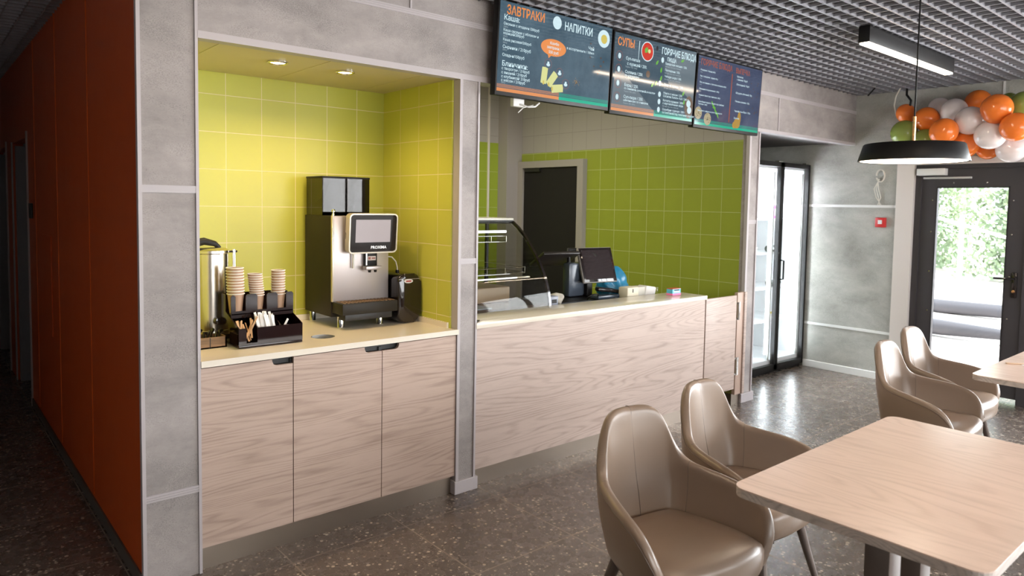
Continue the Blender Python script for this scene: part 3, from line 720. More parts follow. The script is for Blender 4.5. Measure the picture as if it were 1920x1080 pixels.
# curved front glass
def sheet(name, mat, xa, xb, pr, th=.004, parent=dc):
    g = MB(); n = len(pr)
    outer = [(y, z) for y, z in pr]; inner = []
    for i, (y, z) in enumerate(pr):
        a = pr[max(i-1, 0)]; b = pr[min(i+1, n-1)]; dy, dz = b[0]-a[0], b[1]-a[1]; L = math.hypot(dy, dz); inner.append((y+dz/L*th, z-dy/L*th))
    loop = outer+inner[::-1]
    A = [g.bm.verts.new((xa, y, z)) for y, z in loop]; B = [g.bm.verts.new((xb, y, z)) for y, z in loop]
    m_ = len(loop)
    for i in range(m_): g.bm.faces.new((A[i], A[(i+1) % m_], B[(i+1) % m_], B[i]))
    for i in range(n-1):
        for V in (A, B): g.bm.faces.new((V[i], V[i+1], V[m_-2-i], V[m_-1-i]))
    return g.build(name, mat, parent, 40)
sheet('curved_glass', M['case_glass'], cx0, cx1-.012, prof)
sheet('curved_frame', M['black_gloss'], cx1-.014, cx1+.006, prof, .016)
side = [(.30, .86), (.30, .95), (.33, 1.06), (.40, 1.19), (.50, 1.31), (.60, 1.40), (.70, 1.455), (.93, 1.455), (.93, .86)]
MB().prism(side, cx1-.006, cx1-.002, 'x').build('side_glass', M['case_glass'], dc)
g = MB(); g.box(cx0, .66, 1.470, cx1+.006, .95, 1.486, .003); g.build('top_panel', plain('case_top', (.50, .48, .40), .3), dc, 30)
g = MB(); g.box(cx0, .655, 1.448, cx1, .675, 1.470); g.box(cx0, .925, 1.440, cx1, .945, 1.470); g.box(cx1-.02, .925, .84, cx1, .945, 1.47); g.box(cx0, .925, .84, cx0+.02, .945, 1.47); g.box(2.80, .925, .84, 2.84, .945, 1.47); g.box(cx0, .93, .84, cx1, .945, 1.02)
g.build('rear_frame', M['black'], dc)
g = MB(); g.box(2.96, .90, .9, 2.972, .912, 1.46); g.build('shelf_upright', M['chrome'], dc)
for z, ya, xb in ((1.33, .62, 3.08), (1.13, .47, 3.12)):
    sh = MB().box(cx0+.02, ya, z, xb, .90, z+.005).build('glass_shelf', M['case_glass'], dc)
    g = MB()
    for zz in (z-.004, z+.035): g.tube([(cx0+.02, ya-.004, zz), (xb, ya-.004, zz)], .0022, 6); g.tube([(xb, ya-.004, zz), (xb, .90, zz)], .0022, 6)
    for xx in (2.5, 2.65, 2.8, 2.95, xb): g.tube([(xx, ya-.004, z-.004), (xx, ya-.004, z+.035)], .0018, 6)
    g.build('shelf_rail', M['chrome'], sh, 40)
MB().box(cx0+.02, .60, 1.388, 3.07, .622, 1.404, .004).build('light_tube', M['case_strip'], dc, 40)
MB().box(cx0+.02, .425, 1.098, 3.02, .437, 1.106, .003).build('light_tube', M['case_strip'], dc, 40)
MB().box(3.02, .423, 1.096, 3.13, .439, 1.108, .003).build('tube_end', M['silver_rim'], dc, 40)
g = MB().box(cx0, .30, .84, cx1, .93, .935); g.build('base_tray', plain('tray_dark', (.10, .065, .05), .25), dc)
MB().box(cx0, .52, .935, 3.04, .86, 1.035, .01).build('inner_tray', plain('cream_tray', (.42, .30, .20), .4), dc, 30)
g = MB()
for k in range(20): g.tube([(cx0+.03+k*.012, .515, .965), (cx0+.05+k*.012, .515, 1.02)], .0015, 5)
g.build('wire_rack', M['black'], dc, 40)
MB().box(cx0, .31, .935, 2.72, .50, .942, .003).build('white_liner', plain('case_liner', (.30, .33, .40), .4), dc, 30)

# ------------------------------------------------------------------ POS terminal etc.
ps = thing('pos_terminal', 'black cash register terminal with a tilted customer screen', 'cash register', (3.75, .60, .906))
PM = Matrix.Translation((3.925, .54, 1.140))@Matrix.Rotation(math.radians(18), 4, 'Z')@Matrix.Rotation(math.radians(-20), 4, 'X')
PM = Matrix.Translation((3.915, .55, 1.137))@Matrix.Rotation(math.radians(-8), 4, 'Z')@Matrix.Rotation(math.radians(-19), 4, 'X')
MB().box(-.160, -.010, -.135, .160, .014, .135, .006).build('screen_case', plain('grey_rim', (.30, .28, .26), .35), ps, 30, PM)
MB().box(-.155, -.013, -.130, .155, -.009, .130, .003).build('screen_bezel', M['black_gloss'], ps, 30, PM)
MB().box(-.135, -.0140, -.110, .135, -.0128, .112).build('screen_glass', plain('dark_screen', (.02, .012, .012), .06), ps, None, PM)
PM2 = Matrix.Translation((3.62, .70, 1.185))@Matrix.Rotation(math.radians(-10), 4, 'Z')@Matrix.Rotation(math.radians(62), 4, 'X')
MB().box(-.16, -.012, -.11, .16, .012, .11, .006).build('operator_screen', plain('screen_back', (.022, .018, .016), .3), ps, 30, PM2)
MB().box(3.72, .60, .906, 3.86, .70, .925, .004).build('stand_foot', M['black'], ps, 30)
MB().box(3.66, .585, .906, 3.83, .66, 1.16, .02).build('stand_column', plain('slate_column', (.06, .075, .10), .25), ps, 30)
MB().box(3.82, .555, .906, 3.88, .60, 1.06, .008).build('stand_arm', M['black'], ps, 30)
MB().tube([(3.70, .63, 1.13), (3.72, .66, 1.25), (3.86, .60, 1.25), (3.92, .57, 1.20)], .016, 12).build('neck', M['black'], ps, 50)
dr = tag(MB().box(3.25, .42, .8305, 3.98, .78, .905, .006).build('cash_drawer', M['black'], None, 30), 'flat black cash drawer under the register terminal', 'cash drawer')
kb = thing('card_reader', 'black card reader lying in front of the register', 'card reader', (3.86, .40, .905))
MB().box(3.76, .385, .906, 3.99, .47, .930, .006).build('base', plain('slate_pad', (.06, .08, .11), .25), kb, 30)
g = MB().box(-.11, -.028, -.014, .11, .028, .018, .012); g.build('handset', M['black_gloss'], kb, 40, Matrix.Translation((3.94, .45, .955))@Matrix.Rotation(.12, 4, 'Y')@Matrix.Rotation(-.2, 4, 'Z'))
g = MB(); g.tube([(3.66, .40, .912), (3.64, .37, .935), (3.67, .35, .955), (3.73, .36, .952), (3.76, .39, .93)], .004, 8)
tag(g.build('cable', M['black'], None, 60), 'thin black cable looping on the register counter', 'cable')
np_ = thing('napkin_holder', 'clear holder packed with white napkins behind the ledge', 'napkin holder', (4.15, .36, .83))
box('shelf', M['white'], 3.98, .30, .8305, 4.36, .42, .90, np_)
MB().box(3.99, .31, .90, 4.12, .40, .985, .01).build('napkin_pack', plain('napkin_cream', (.72, .66, .52), .6), np_, 30)
MB().box(4.12, .315, .90, 4.20, .40, .982, .008).build('napkin_pack', plain('napkin_grey', (.60, .58, .52), .6), np_, 30)
g = MB().box(4.20, .31, .90, 4.32, .40, .98, .012)
for v in g.bm.verts: v.co.z += .008*math.sin(v.co.x*90); v.co.y += .006*math.sin(v.co.x*70+v.co.z*50)
g.build('napkin_stack', M['sachet'], np_, 30)
MB().box(4.33, .31, .90, 4.35, .40, .97, .004).build('holder_end', M['glass'], np_, 30)
for xx in (4.03, 4.05): pass
box('printed_mark', M['black_matte'], 4.045, .3085, .945, 4.055, .3102, .972, np_)
g = MB().ball((4.17, .62, .965), .14, (1, .7, 1), 4)
for v in g.bm.verts:
    p = v.co; k = 1+.07*math.sin(p.x*60+p.z*30)+.05*math.sin(p.y*90-p.z*70); c_ = Vector((4.17, .62, .965)); v.co = c_+(p-c_)*k
    if v.co.z < .835: v.co.z = .835
tag(g.build('plastic_bag', M['poly'], None, 60), 'crumpled blue plastic bag behind the register terminal', 'bag')
g = MB().ball((3.33, .38, .94), .05, (1.2, .8, .9), 3)
for v in g.bm.verts:
    p = v.co; c_ = Vector((3.33, .38, .94)); v.co = c_+(p-c_)*(1+.25*math.sin(p.x*90)*math.sin(p.z*80)); v.co.z = max(v.co.z, .907)
tag(g.build('crumpled_cloth', plain('cloth', (.45, .42, .36), .8), None, 60), 'crumpled pale cloth between display case and register', 'cloth')
cp_ = thing('small_printer', 'small grey boxy device beside the display case', 'device', (3.24, .34, .83))
box('casing', plain('device_grey', (.22, .24, .30), .4), 3.215, .31, .8305, 3.285, .38, .975, cp_, .004)
box('port_panel', M['black'], 3.225, .3085, .93, 3.27, .3102, .955, cp_)
# ------------------------------------------------------------------ MENU SCREENS
scr_bg = {}
def screen_mat(name, a, b_, s=1.0):
    ma, nt, b = newmat(name); v = coords(nt, (1, 1, 1)); n = noise(nt, v, 3.5, 6, .65)
    c = ramp(nt, n, [(.3, a), (.75, b_)])
    b.inputs['Base Color'].default_value = (.005, .005, .006, 1); nt.links.new(c, b.inputs['Emission Color']); b.inputs['Emission Strength'].default_value = s
    b.inputs['Roughness'].default_value = .06; b.inputs['Specular IOR Level'].default_value = .35; return ma
EM = {}
def em(name, col, s=.8):
    if name not in EM: EM[name] = emit('screen_'+name, col, s, (.005, .005, .005)); EM[name].node_tree.nodes['Principled BSDF'].inputs['Roughness'].default_value = .1
    return EM[name]
em('white', (.62, .80, .86)); em('orange', (.80, .27, .07)); em('green', (.0, .42, .27)); em('orange_band', (.72, .27, .09)); em('cream', (.66, .68, .28)); em('red', (.6, .03, .01))
em('leaf', (.13, .42, .05)); em('dark', (.015, .015, .02)); em('cloth', (.13, .17, .20)); em('yellow', (.62, .50, .10)); em('brown', (.10, .07, .06)); em('dim_orange', (.34, .09, .05)); em('dim_white', (.30, .38, .42)); em('cookie', (.42, .36, .22)); em('wood', (.16, .11, .08)); em('gold', (.42, .26, .06))
def circle(mb, cx, cy, rx, ry=None, n=28, z=0):
    ry = ry or rx; mb.poly([(cx+rx*math.cos(2*PI*k/n), cy+ry*math.sin(2*PI*k/n), z) for k in range(n)])
def ring(mb, cx, cy, r, t, n=28, z=0):
    A = [mb.bm.verts.new((cx+r*math.cos(2*PI*k/n), cy+r*math.sin(2*PI*k/n), z)) for k in range(n)]
    B = [mb.bm.verts.new((cx+(r-t)*math.cos(2*PI*k/n), cy+(r-t)*math.sin(2*PI*k/n), z)) for k in range(n)]
    for k in range(n): mb.bm.faces.new((A[k], A[(k+1) % n], B[(k+1) % n], B[k]))
def leafp(mb, cx, cy, L, w, a, z=0):
    pts = [(-L, 0), (-L*.4, w), (L*.4, w*.8), (L, 0), (L*.4, -w*.8), (-L*.4, -w)]
    mb.poly([(cx+x*math.cos(a)-y*math.sin(a), cy+x*math.sin(a)+y*math.cos(a), z) for x, y in pts])
def tv(x0, x1, zb_, label, bgcol, draw, zt_=None):
    w = x1-x0; h = .505; yb = -.085; tilt = math.radians(3)
    t = thing('menu_screen', label, 'menu screen', (x0+w/2, yb, zb_), 'menu screens above the service counter')
    # local frame: X right, Y up in screen plane, Z towards the room
    R_ = Matrix(((1, 0, 0), (0, -math.sin(tilt), -math.cos(tilt)), (0, math.cos(tilt), -math.sin(tilt)))).to_4x4()
    R_.translation = Vector((x0, yb, zb_))
    MB().box(.003, 0, -.045, w-.003, h, 0, .004).build('casing', M['black'], t, 30, R_)
    MB().box(.04, .02, -.07, w-.04, h*.55, -.045, .01).build('rear_housing', M['black_matte'], t, 30, R_)
    b = .012; bb = .022; sw, sh = w-2*b, h-b-bb
    MB().poly([(b, bb, .0008), (w-b, bb, .0008), (w-b, h-b, .0008), (b, h-b, .0008)]).build('display_panel', bgcol, t, None, R_)
    ctx = {}
    def P(u, v): return (b+u*sw, bb+(1-v)*sh)
    def layer(name): 
        if name not in ctx: ctx[name] = MB()
        return ctx[name]
    texts = {}
    def T(col, s, u, v, size, al='LEFT', fit=0): x, y = P(u, v); texts.setdefault(col, []).append((s, x, y-size*.35, size, al, fit*sw))
    draw(P, layer, T, sw, sh)
    order = ['cloth', 'orange_band', 'green', 'wood', 'brown', 'cookie', 'dark', 'dim_orange', 'dim_white', 'orange', 'white', 'red', 'cream', 'yellow', 'gold', 'leaf']
    nm = {'cloth': 'cloth_picture', 'orange_band': 'orange_stripe', 'green': 'green_stripe', 'wood': 'board_picture', 'brown': 'bean_picture', 'cookie': 'cookie_picture', 'dark': 'dark_print', 'dim_orange': 'orange_rule', 'dim_white': 'pale_print', 'orange': 'orange_print', 'white': 'white_print', 'red': 'soup_picture', 'cream': 'pancake_picture', 'yellow': 'drink_picture', 'gold': 'pastry_picture', 'leaf': 'leaf_picture'}
    for i, k in enumerate(order):
        if k in ctx: ctx[k].build(nm[k], EM[k], t, None, R_@Matrix.Translation((0, 0, .0011+.00012*i)))
    for k, it in texts.items():
        text_mesh(it).build({'white': 'white_lettering', 'orange': 'orange_lettering', 'dim_orange': 'orange_lettering', 'dim_white': 'pale_lettering'}[k], EM[k], t, None, R_@Matrix.Translation((0, 0, .0034)))
    return t
def stripes(P, layer, u0, u1, name):
    x0_, y0_ = P(u0, 1); x1_, y1_ = P(u1, .962)
    layer(name).poly([(x0_, y0_, 0), (x1_, y0_, 0), (x1_, y1_, 0), (x0_, y1_, 0)])
    for k in range(4):
        a = P(u0, .953-.010*k); b = P(u1, .949-.010*k)
        layer(name).poly([(a[0], a[1], 0), (b[0], a[1], 0), (b[0], b[1], 0), (a[0], b[1], 0)])
def draw1(P, L, T, sw, sh):
    T('orange', 'ЗАВТРАКИ', .05, .085, .066, 'LEFT', .31); T('white', 'Каша:', .03, .175, .040)
    for s, v in (('Овсяная с ягодами /200руб', .245), ('Каша овсяная с яблоком и', .315), ('корицей/200руб', .35), ('Каша рисовая/200руб', .42)): T('white', s, .03, v, .0195)
    for v in (.28, .385, .455, .535, .90): T('dim_white', '200гр', .03, v, .012)
    T('white', 'Сырники / 210руб', .03, .50, .024); T('white', 'Оладьи/150руб', .03, .59, .022)
    T('white', 'Блинчики:', .03, .685, .038)
    for s, v in (('с творогом / 210руб', .74), ('с вишней / 210руб', .785), ('с клубникой/ 210руб', .83), ('с мясом / 210руб', .872)): T('white', s, .03, v, .021)
    T('white', 'НАПИТКИ', .54, .115, .062, 'LEFT', .26)
    x, y = P(.475, .10); circle(L('white'), x, y, .034, .036); circle(L('dim_white'), x+.002, y-.002, .028)
    x, y = P(.92, .155); circle(L('white'), x, y, .052); ring(L('dim_white'), x, y, .050, .006); circle(L('yellow'), x+.002, y-.002, .027); 
    x, y = P(.455, .40); circle(L('orange'), x, y, .098, .047); q = L('orange'); q.poly([(x-.045, y-.035, 0), (x-.01, y-.04, 0), (x-.035, y-.062, 0)])
    T('white', 'Комбо', .46, .35, .022, 'CENTER'); T('white', 'завтраки /', .455, .40, .022, 'CENTER'); T('white', '550 руб', .455, .455, .022, 'CENTER')
    T('white', 'Чай', .83, .31, .028, 'RIGHT'); T('white', 'в ассортименте / 100мл', .83, .365, .020, 'RIGHT'); T('dim_white', '300мл', .83, .41, .010, 'RIGHT')
    for u, v in ((.415, .60), (.52, .68), (.58, .80)):
        x, y = P(u, v); ring(L('dim_orange'), x, y, .0275, .0015); circle(L('white'), x, y-.004, .014, .009); circle(L('white'), x, y+.008, .008, .006)
    for u, v, a in ((.385, .74, PI/2-.1), (.455, .77, .9), (.505, .87, .15)):
        x, y = P(u, v); c, s = math.cos(a), math.sin(a)
        L('cream').poly([(x+p*c-q*s, y+p*s+q*c, 0) for p, q in ((-.044, -.022), (.044, -.022), (.047, 0), (.044, .022), (-.044, .022), (-.047, 0))])
        circle(L('yellow'), x-.04*c, y-.04*s, .007, .012)
    random.seed(3)
    for k in range(12): u, v = random.choice(((.80, .25), (.82, .30), (.87, .42), (.90, .40), (.93, .44), (.87, .48), (.89, .56), (.80, .42), (.84, .52), (.91, .50), (.80, .35), (.88, .60))); x, y = P(u+random.uniform(-.01, .01), v); leafp(L('brown'), x, y, .008, .005, random.random()*3)
    for k in range(60):
        r = abs(random.gauss(0, .014)); a = random.random()*6.28; x, y = P(.68, .76); leafp(L('brown' if k % 3 else 'gold'), x+r*math.cos(a), y+r*math.sin(a), .003, .0015, a)
    stripes(P, L, 0, .525, 'orange_band'); stripes(P, L, .525, 1, 'green')
def draw2(P, L, T, sw, sh):
    for pts in (((.02, .50), (.10, .47), (.52, .96), (0, .96)), ((.60, .30), (.80, .02), (1, .0), (1, .75), (.88, .62), (.66, .52))):
        L('cloth').poly([(*P(*p), 0) for p in pts])
    T('orange', 'СУПЫ', .03, .105, .066, 'LEFT', .185); T('white', 'ГОРЯЧИЕ БЛЮДА', .545, .095, .058, 'LEFT', .45); T('white', 'ПИЦЦА', .62, .195, .034, 'LEFT', .115)
    for s, v in (('Суп-лапша', .30), ('  с курицей / 250.', .365), ('Солянка / 250.', .475), ('по-домашнему', .52), ('Борщ / 250.', .645), ('со свининой, сметаной и маслом', .69), ('Суп-пюре / 250.', .80), ('шампиньоны со сливками', .845)): T('white', s, .13, v, .026 if '250' in s or s == 'Суп-лапша' else .019)
    for v in (.41, .56, .73, .885): T('dim_white', 'Подача / 300г, 250гр', .13, v, .012)
    for s, v in (('Баварская мясная / 350.', .255), ('Пепперони / 350.', .345), ('Четыре сыра / 350.', .43), ('Плов из курицы / 250.', .545), ('Манты с мясом / 250.', .66), ('Сосиски Халяль 4 шт / 240 гр', .70), ('Котлета куриная / 200г', .76), ('с картофельным пюре', .80), ('Скумбрия горячая / 200 г', .885), ('со сметаной под томатным соусом', .925)): T('white', s, .60, v, .0205)
    for v in (.295, .385, .47, .59, .84): T('dim_white', 'Ветчина, сыр, соус томатный', .60, v, .012)
    for u, v in ((.06, .29), (.06, .46), (.06, .64), (.06, .82)):
        x, y = P(u, v); ring(L('dim_orange'), x, y, .030, .0018); circle(L('white'), x, y, .013, .017)
    for u, v in ((.565, .22), (.55, .54), (.555, .69), (.555, .79), (.555, .9)):
        x, y = P(u, v); circle(L('white'), x, y, .014, .018)
    x, y = P(.375, .155); circle(L('white'), x, y, .062); circle(L('red'), x, y, .056); leafp(L('leaf'), x-.012, y+.008, .022, .016, 1.0); circle(L('cream'), x+.018, y+.004, .013)
    x, y = P(.275, .17); L('white').poly([(x-.003, y-.06, 0), (x, y-.06, 0), (x+.005, y+.06, 0), (x-.001, y+.06, 0)])
    x, y = P(.49, .08); leafp(L('dark'), x, y, .018, .012, 1.5)
    for u, v, a in ((.50, .27, .9), (.555, .36, 1.4), (.50, .55, 1.0), (.46, .58, .9), (.82, .17, .4), (.56, .47, 1.2), (.875, .74, 1.4), (.86, .62, 1.0)): x, y = P(u, v); leafp(L('leaf'), x, y, .020, .009, a)
    x, y = P(.40, .45); circle(L('wood'), x, y, .02, .022)
    x, y = P(.945, .80); circle(L('wood'), x, y, .048, .075); circle(L('white'), x-.005, y+.022, .024); circle(L('white'), x+.008, y-.02, .024)
    stripes(P, L, 0, .5, 'orange_band'); stripes(P, L, .5, 1, 'green')
def draw3(P, L, T, sw, sh):
    T('dim_orange', 'ГОРЯЧИЕ БЛЮДА', .03, .085, .056, 'LEFT', .47); T('dim_orange', 'ВЫПЕЧКА', .56, .095, .050, 'LEFT', .23)
    for s, v in (('Макароны / гарнир 60гр', .20), ('Рис с овощами / гарнир 60гр', .29), ('Рагу из свинины с гречкой и овощами 60гр', .38), ('Запеканка по-домашнему / 60гр', .475), ('Куриное филе под сливками / 60гр', .565), ('Запечённая грудка с сыром под грибами', .66), ('Тефтели / 60гр', .695), ('Бифштекс с яйцом и луком под соусом', .79)): T('white', s, .03, v, .0155)
    for v in (.235, .325, .415, .51, .60, .73): T('dim_white', '250гр', .03, v, .010)
    for s, v in (('Круассан', .18), ('с вишней / 70руб', .225), ('Шоколадный / 70руб', .30), ('Штрудель яблочный / 70р.', .43), ('Печенье овсяное / 50р.', .56), ('Чизкейк Нью-Йорк / 150р.', .71), ('Булочка', .82)): T('white', s, .585, v, .0175)
    x0_, y0_ = P(.505, .90); x1_, y1_ = P(.518, .16); L('dim_orange').poly([(x0_, y0_, 0), (x1_, y0_, 0), (x1_, y1_, 0), (x0_, y1_, 0)])
    random.seed(5)
    for u, v in ((.045, .83), (.185, .90)):
        x, y = P(u, v); circle(L('cookie'), x, y, .043)
        for k in range(18): r = random.random()*.036; a = random.random()*6.28; circle(L('dark'), x+r*math.cos(a), y+r*math.sin(a), .003, .003, 8)
    for k in range(7): x, y = P(.24+k*.015, .66+k*.028); leafp(L('leaf'), x, y, .022, .007, -1+.5*(k % 3))
    x, y = P(.64, .90); circle(L('gold'), x, y, .042, .036); x, y = P(.67, .82); circle(L('gold'), x, y, .022, .05); x, y = P(.60, .93); circle(L('gold'), x, y, .025)
    for k in range(16): x, y = P(.80+random.random()*.17, .2+random.random()*.5); leafp(L('brown'), x, y, .008, .004, random.random()*3)
    stripes(P, L, 0, 1, 'green')
tv1 = tv(2.392, 3.295, 2.163, 'leftmost menu screen listing breakfasts and drinks', screen_mat('screen_slate', (.030, .060, .085), (.085, .135, .175)), draw1)
tv2 = tv(3.300, 4.160, 2.150, 'middle menu screen listing soups and pizza', screen_mat('screen_slate2', (.030, .055, .075), (.075, .11, .14)), draw2)
tv3 = tv(4.168, 5.010, 2.138, 'rightmost menu screen listing hot dishes and baking', screen_mat('screen_slate3', (.035, .045, .085), (.07, .09, .15)), draw3)
sk = thing('wall_socket', 'white cable socket hanging under the left menu screen', 'socket', (2.60, -.03, 2.15))
MB().box(2.575, -.03, 2.125, 2.655, .0, 2.18, .004).build('plate', M['white'], sk, 30)
MB().tube([(2.62, -.03, 2.14), (2.66, -.06, 2.125), (2.70, -.07, 2.13), (2.74, -.06, 2.155)], .005, 8).build('cable', M['white'], sk, 60)
MB().tube([(2.60, -.04, 2.09), (2.63, -.05, 2.12), (2.70, -.055, 2.14)], .003, 8).build('lead', M['white'], sk, 60)

# ------------------------------------------------------------------ FRIDGE
fr = thing('display_fridge', 'tall two-door glass display fridge with black frames, lit white inside', 'fridge', (6.33, .75, 0))
fx0, fx1, fy0, fy1, fz = 5.80, 6.862, .42, 1.10, 2.02
g = MB(); g.box(fx0, fy0+.05, .08, fx0+.03, fy1, fz-.03); g.box(fx1-.03, fy0+.05, .08, fx1, fy1, fz-.03); g.box(fx0, fy1-.03, .08, fx1, fy1, fz-.03)
g.box(fx0, fy0+.05, .08, fx1, fy1, .12); g.box(fx0, fy0+.05, fz-.06, fx1, fy1, fz-.03)
g.build('cabinet', M['fridge_in'], fr)
g = MB(); g.box(fx0, fy0+.02, fz-.03, fx1, fy1, fz+.0); g.box(fx0, fy0+.03, .0, fx1, fy1, .079); g.build('plinth', M['black'], fr)
for k, z in enumerate((.48, .80, 1.14, 1.47)):
    MB().box(fx0+.035, fy0+.10, z, fx1-.035, fy1-.035, z+.012).build('shelf', M['fridge_in'], fr)
mid = (fx0+fx1)/2
for k, (a, b) in enumerate(((fx0, mid-.004), (mid+.004, fx1))):
    g = MB(); t_ = .042
    g.box(a, fy0, .03, a+t_*.7, fy0+.04, fz); g.box(b-t_*.7, fy0, .03, b, fy0+.04, fz); g.box(a, fy0, fz-t_, b, fy0+.04, fz); g.box(a, fy0, .03, b, fy0+.04, .03+t_*1.3)
    dd = g.build('door', M['black'], fr)
    MB().box(a+.02, fy0+.012, .06, b-.02, fy0+.02, fz-.03).build('door_glass', M['glass'], dd)
    hx = b-.045 if k == 0 else a+.03
    if k == 1: MB().tube([(a+.012, fy0-.002, .905), (a+.012, fy0-.035, .91), (a+.012, fy0-.035, 1.085), (a+.012, fy0-.002, 1.09)], .008, 10).build('handle', M['black'], dd, 50)
    lx = b-.10
    MB().box(lx, fy0+.055, .18, lx+.022, fy0+.07, 1.86, .004).build('light_strip', M['strip'], fr, 30)
    MB().box(lx+.04, fy0+.05, .12, lx+.06, fy0+.062, 1.93).build('gasket', M['grey_plastic'], fr)
for x, y, z in ((6.40, .45, fz+.001), (6.30, .45, fz+.001), (6.80, .45, fz+.001)):
    pass
MB().box(mid-.06, fy0+.01, fz, mid+.03, fy0+.05, fz+.015, .003).build('top_hinge', M['chrome'], fr, 30)
MB().box(fx1-.07, fy0+.01, fz, fx1-.01, fy0+.05, fz+.015, .003).build('top_hinge', M['chrome'], fr, 30)
fl = area('fridge_light', (6.33, .72, 1.94), (0, 0, 0), .9, .4, 60, (.90, .96, 1), math.radians(80))
def bottle(x, y, z, h, r, mat, lab, grp):
    t = thing('bottle', lab, 'bottle', (x, y, z), grp)
    MB().lathe([(0, 0), (r, .002), (r, h*.62), (r*.8, h*.72), (r*.35, h*.82), (r*.33, h*.93), (0, h*.93)], (x, y, z), 20).build('body', mat, t, 50)
    MB().lathe([(r*.4, h*.92), (r*.4, h), (0, h)], (x, y, z), 16).build('cap', M['white'], t, 40)
wat = plain('water_bottle', (.62, .72, .78), .15); drk = plain('dark_bottle', (.02, .03, .02), .2)
for i, (x, y) in enumerate(((5.90, .60), (5.97, .58), (6.05, .62), (6.12, .60))): bottle(x, y, .121, .26, .032, wat, 'clear water bottle on the fridge floor behind the left door', 'water bottles on the fridge floor')
g = MB(); 
def lying(x, y, z, lab):
    t = thing('bottle', lab, 'bottle', (x, y, z), 'dark bottles lying on the fridge shelves')
    MB().lathe([(0, -.1), (.032, -.098), (.032, .04), (.013, .07), (.013, .11), (0, .11)], (x, y, z+.033), 18, 'x').build('body', drk, t, 50)
    MB().lathe([(.015, .1), (.015, .12), (0, .12)], (x, y, z+.033), 14, 'x').build('cap', M['black'], t, 40)
lying(6.52, .60, 1.153, 'dark bottle lying on the fridge shelf below the purple pack'); lying(6.52, .58, .813, 'dark bottle lying on the lower middle shelf of the right fridge door')
t = thing('drink_carton', 'purple and white carton on the top right fridge shelf', 'carton', (6.52, .62, 1.483))
box('carton', plain('purple_carton', (.45, .08, .40), .4), 6.46, .58, 1.4825, 6.56, .66, 1.62, t, .002); box('label_panel', M['white'], 6.49, .579, 1.51, 6.545, .5805, 1.58, t)
t = thing('food_tray', 'cream food tray on a shelf behind the left fridge door', 'tray', (6.0, .62, 1.153)); box('tray', plain('tray_cream', (.75, .68, .48), .5), 5.86, .56, 1.1525, 6.16, .74, 1.20, t, .004); box('rim', M['white'], 5.855, .555, 1.20, 6.165, .745, 1.208, t)
t = thing('yellow_jar', 'small yellow topped jar on the lowest fridge shelf', 'jar', (6.50, .60, .493)); MB().lathe([(0, 0), (.03, 0), (.03, .05), (0, .05)], (6.50, .60, .4925), 16).build('body', M['white'], t, 40); MB().lathe([(.031, .05), (.031, .065), (0, .065)], (6.50, .60, .4925), 16).build('lid', plain('yellow_lid', (.6, .5, .1), .4), t, 40)

# ------------------------------------------------------------------ FAR WALL THINGS
fa = thing('fire_alarm_call_point', 'small red fire alarm call point on the grey far wall', 'fire alarm', (FX-.02, -.279, 1.47))
box('housing', M['red'], FX-.04, -.325, 1.425, FX-.001, -.235, 1.515, fa, .006); box('label_plate', M['white'], FX-.042, -.298, 1.455, FX-.0395, -.262, 1.492, fa, .001)
wc = thing('wire_coil', 'loose coil of pale cable hanging above the fire alarm', 'cable coil', (FX-.02, -.26, 1.9))
g = MB()
for k in range(3):
    g.tube([(FX-.015-.008*k, -.26+.035*math.cos(a), 1.90+.055*math.sin(a)) for a in [2*PI*i/20 for i in range(20)]], .005, 6)
g.build('coil', M['cable'], wc, 60)
g = MB()
for k in range(3): g.tube([(FX-.02-.006*k, -.235-.01*k, 1.87), (FX-.03, -.25+.02*k, 1.78), (FX-.022, -.27+.02*k, 1.70), (FX-.02, -.245-.015*k, 1.63)], .004, 6)
g.build('loose_end', M['cable'], wc, 60)
MB().lathe([(0, -.02), (.02, -.02), (.02, 0), (0, 0)], (FX-.001, -.262, 1.915), 14, 'x').build('wall_plug', M['grey_plastic'], wc, 40)
tag(MB().tube([(6.72, -.50, CZ+.02), (6.72, -.50, 2.60), (6.70, -.545, 2.545), (6.72, -.53, 2.48), (6.74, -.50, 2.44)], .010, 8).build('black_cable', M['black'], None, 60), 'black cable dropping from the ceiling onto the balloons', 'cable')
tag(MB().tube([(6.70, -.46, CZ+.02), (6.70, -.42, 2.60), (6.72, -.40, 2.52), (6.73, -.42, 2.42)], .006, 8).build('white_cable', M['cable'], None, 60), 'pale cable dropping from the ceiling left of the black one', 'cable')
tag(MB().tube([(6.55, -.30, CZ+.01), (6.60, -.22, 2.61)], .007, 8).build('cable_end', M['black'], None, 60), 'short black cable end poking from the grille near the corner', 'cable')
# balloons of the garland in front of the lintel: centre, radius, height ratio, colour
def balloon(bx_, by_, bz_, r, sy, col, lab):
    p = Vector((bx_, by_, bz_))
    col_ = {'o': 'b_orange', 'g': 'b_green', 'w': 'b_white'}[col]
    t = thing('balloon', lab, 'balloon', tuple(p), 'balloons of the garland over the entrance')
    prof_ = []
    for k in range(17):
        a = PI*k/16; rr = math.sin(a); zz = math.cos(a)
        if zz < 0: rr *= 1-.10*zz*zz
        prof_.append((max(rr, 0)*r, zz*r*sy*(1 if zz > 0 else 1.08)))
    d = Vector((random.uniform(-.5, .3), random.uniform(-.5, .5), 1)).normalized()
    if sy < 1: d = Vector((-.8, .15, .35)).normalized()
    rot = d.to_track_quat('Z', 'Y').to_matrix().to_4x4()
    MB().lathe(prof_, (0, 0, 0), 28).build('skin', M[col_], t, 60, Matrix.Translation(p)@rot)
    MB().lathe([(r*.03, -r*sy*1.07), (r*.09, -r*sy*1.14), (0, -r*sy*1.12)], (0, 0, 0), 10).build('knot', M[col_], t, 60, Matrix.Translation(p)@rot)
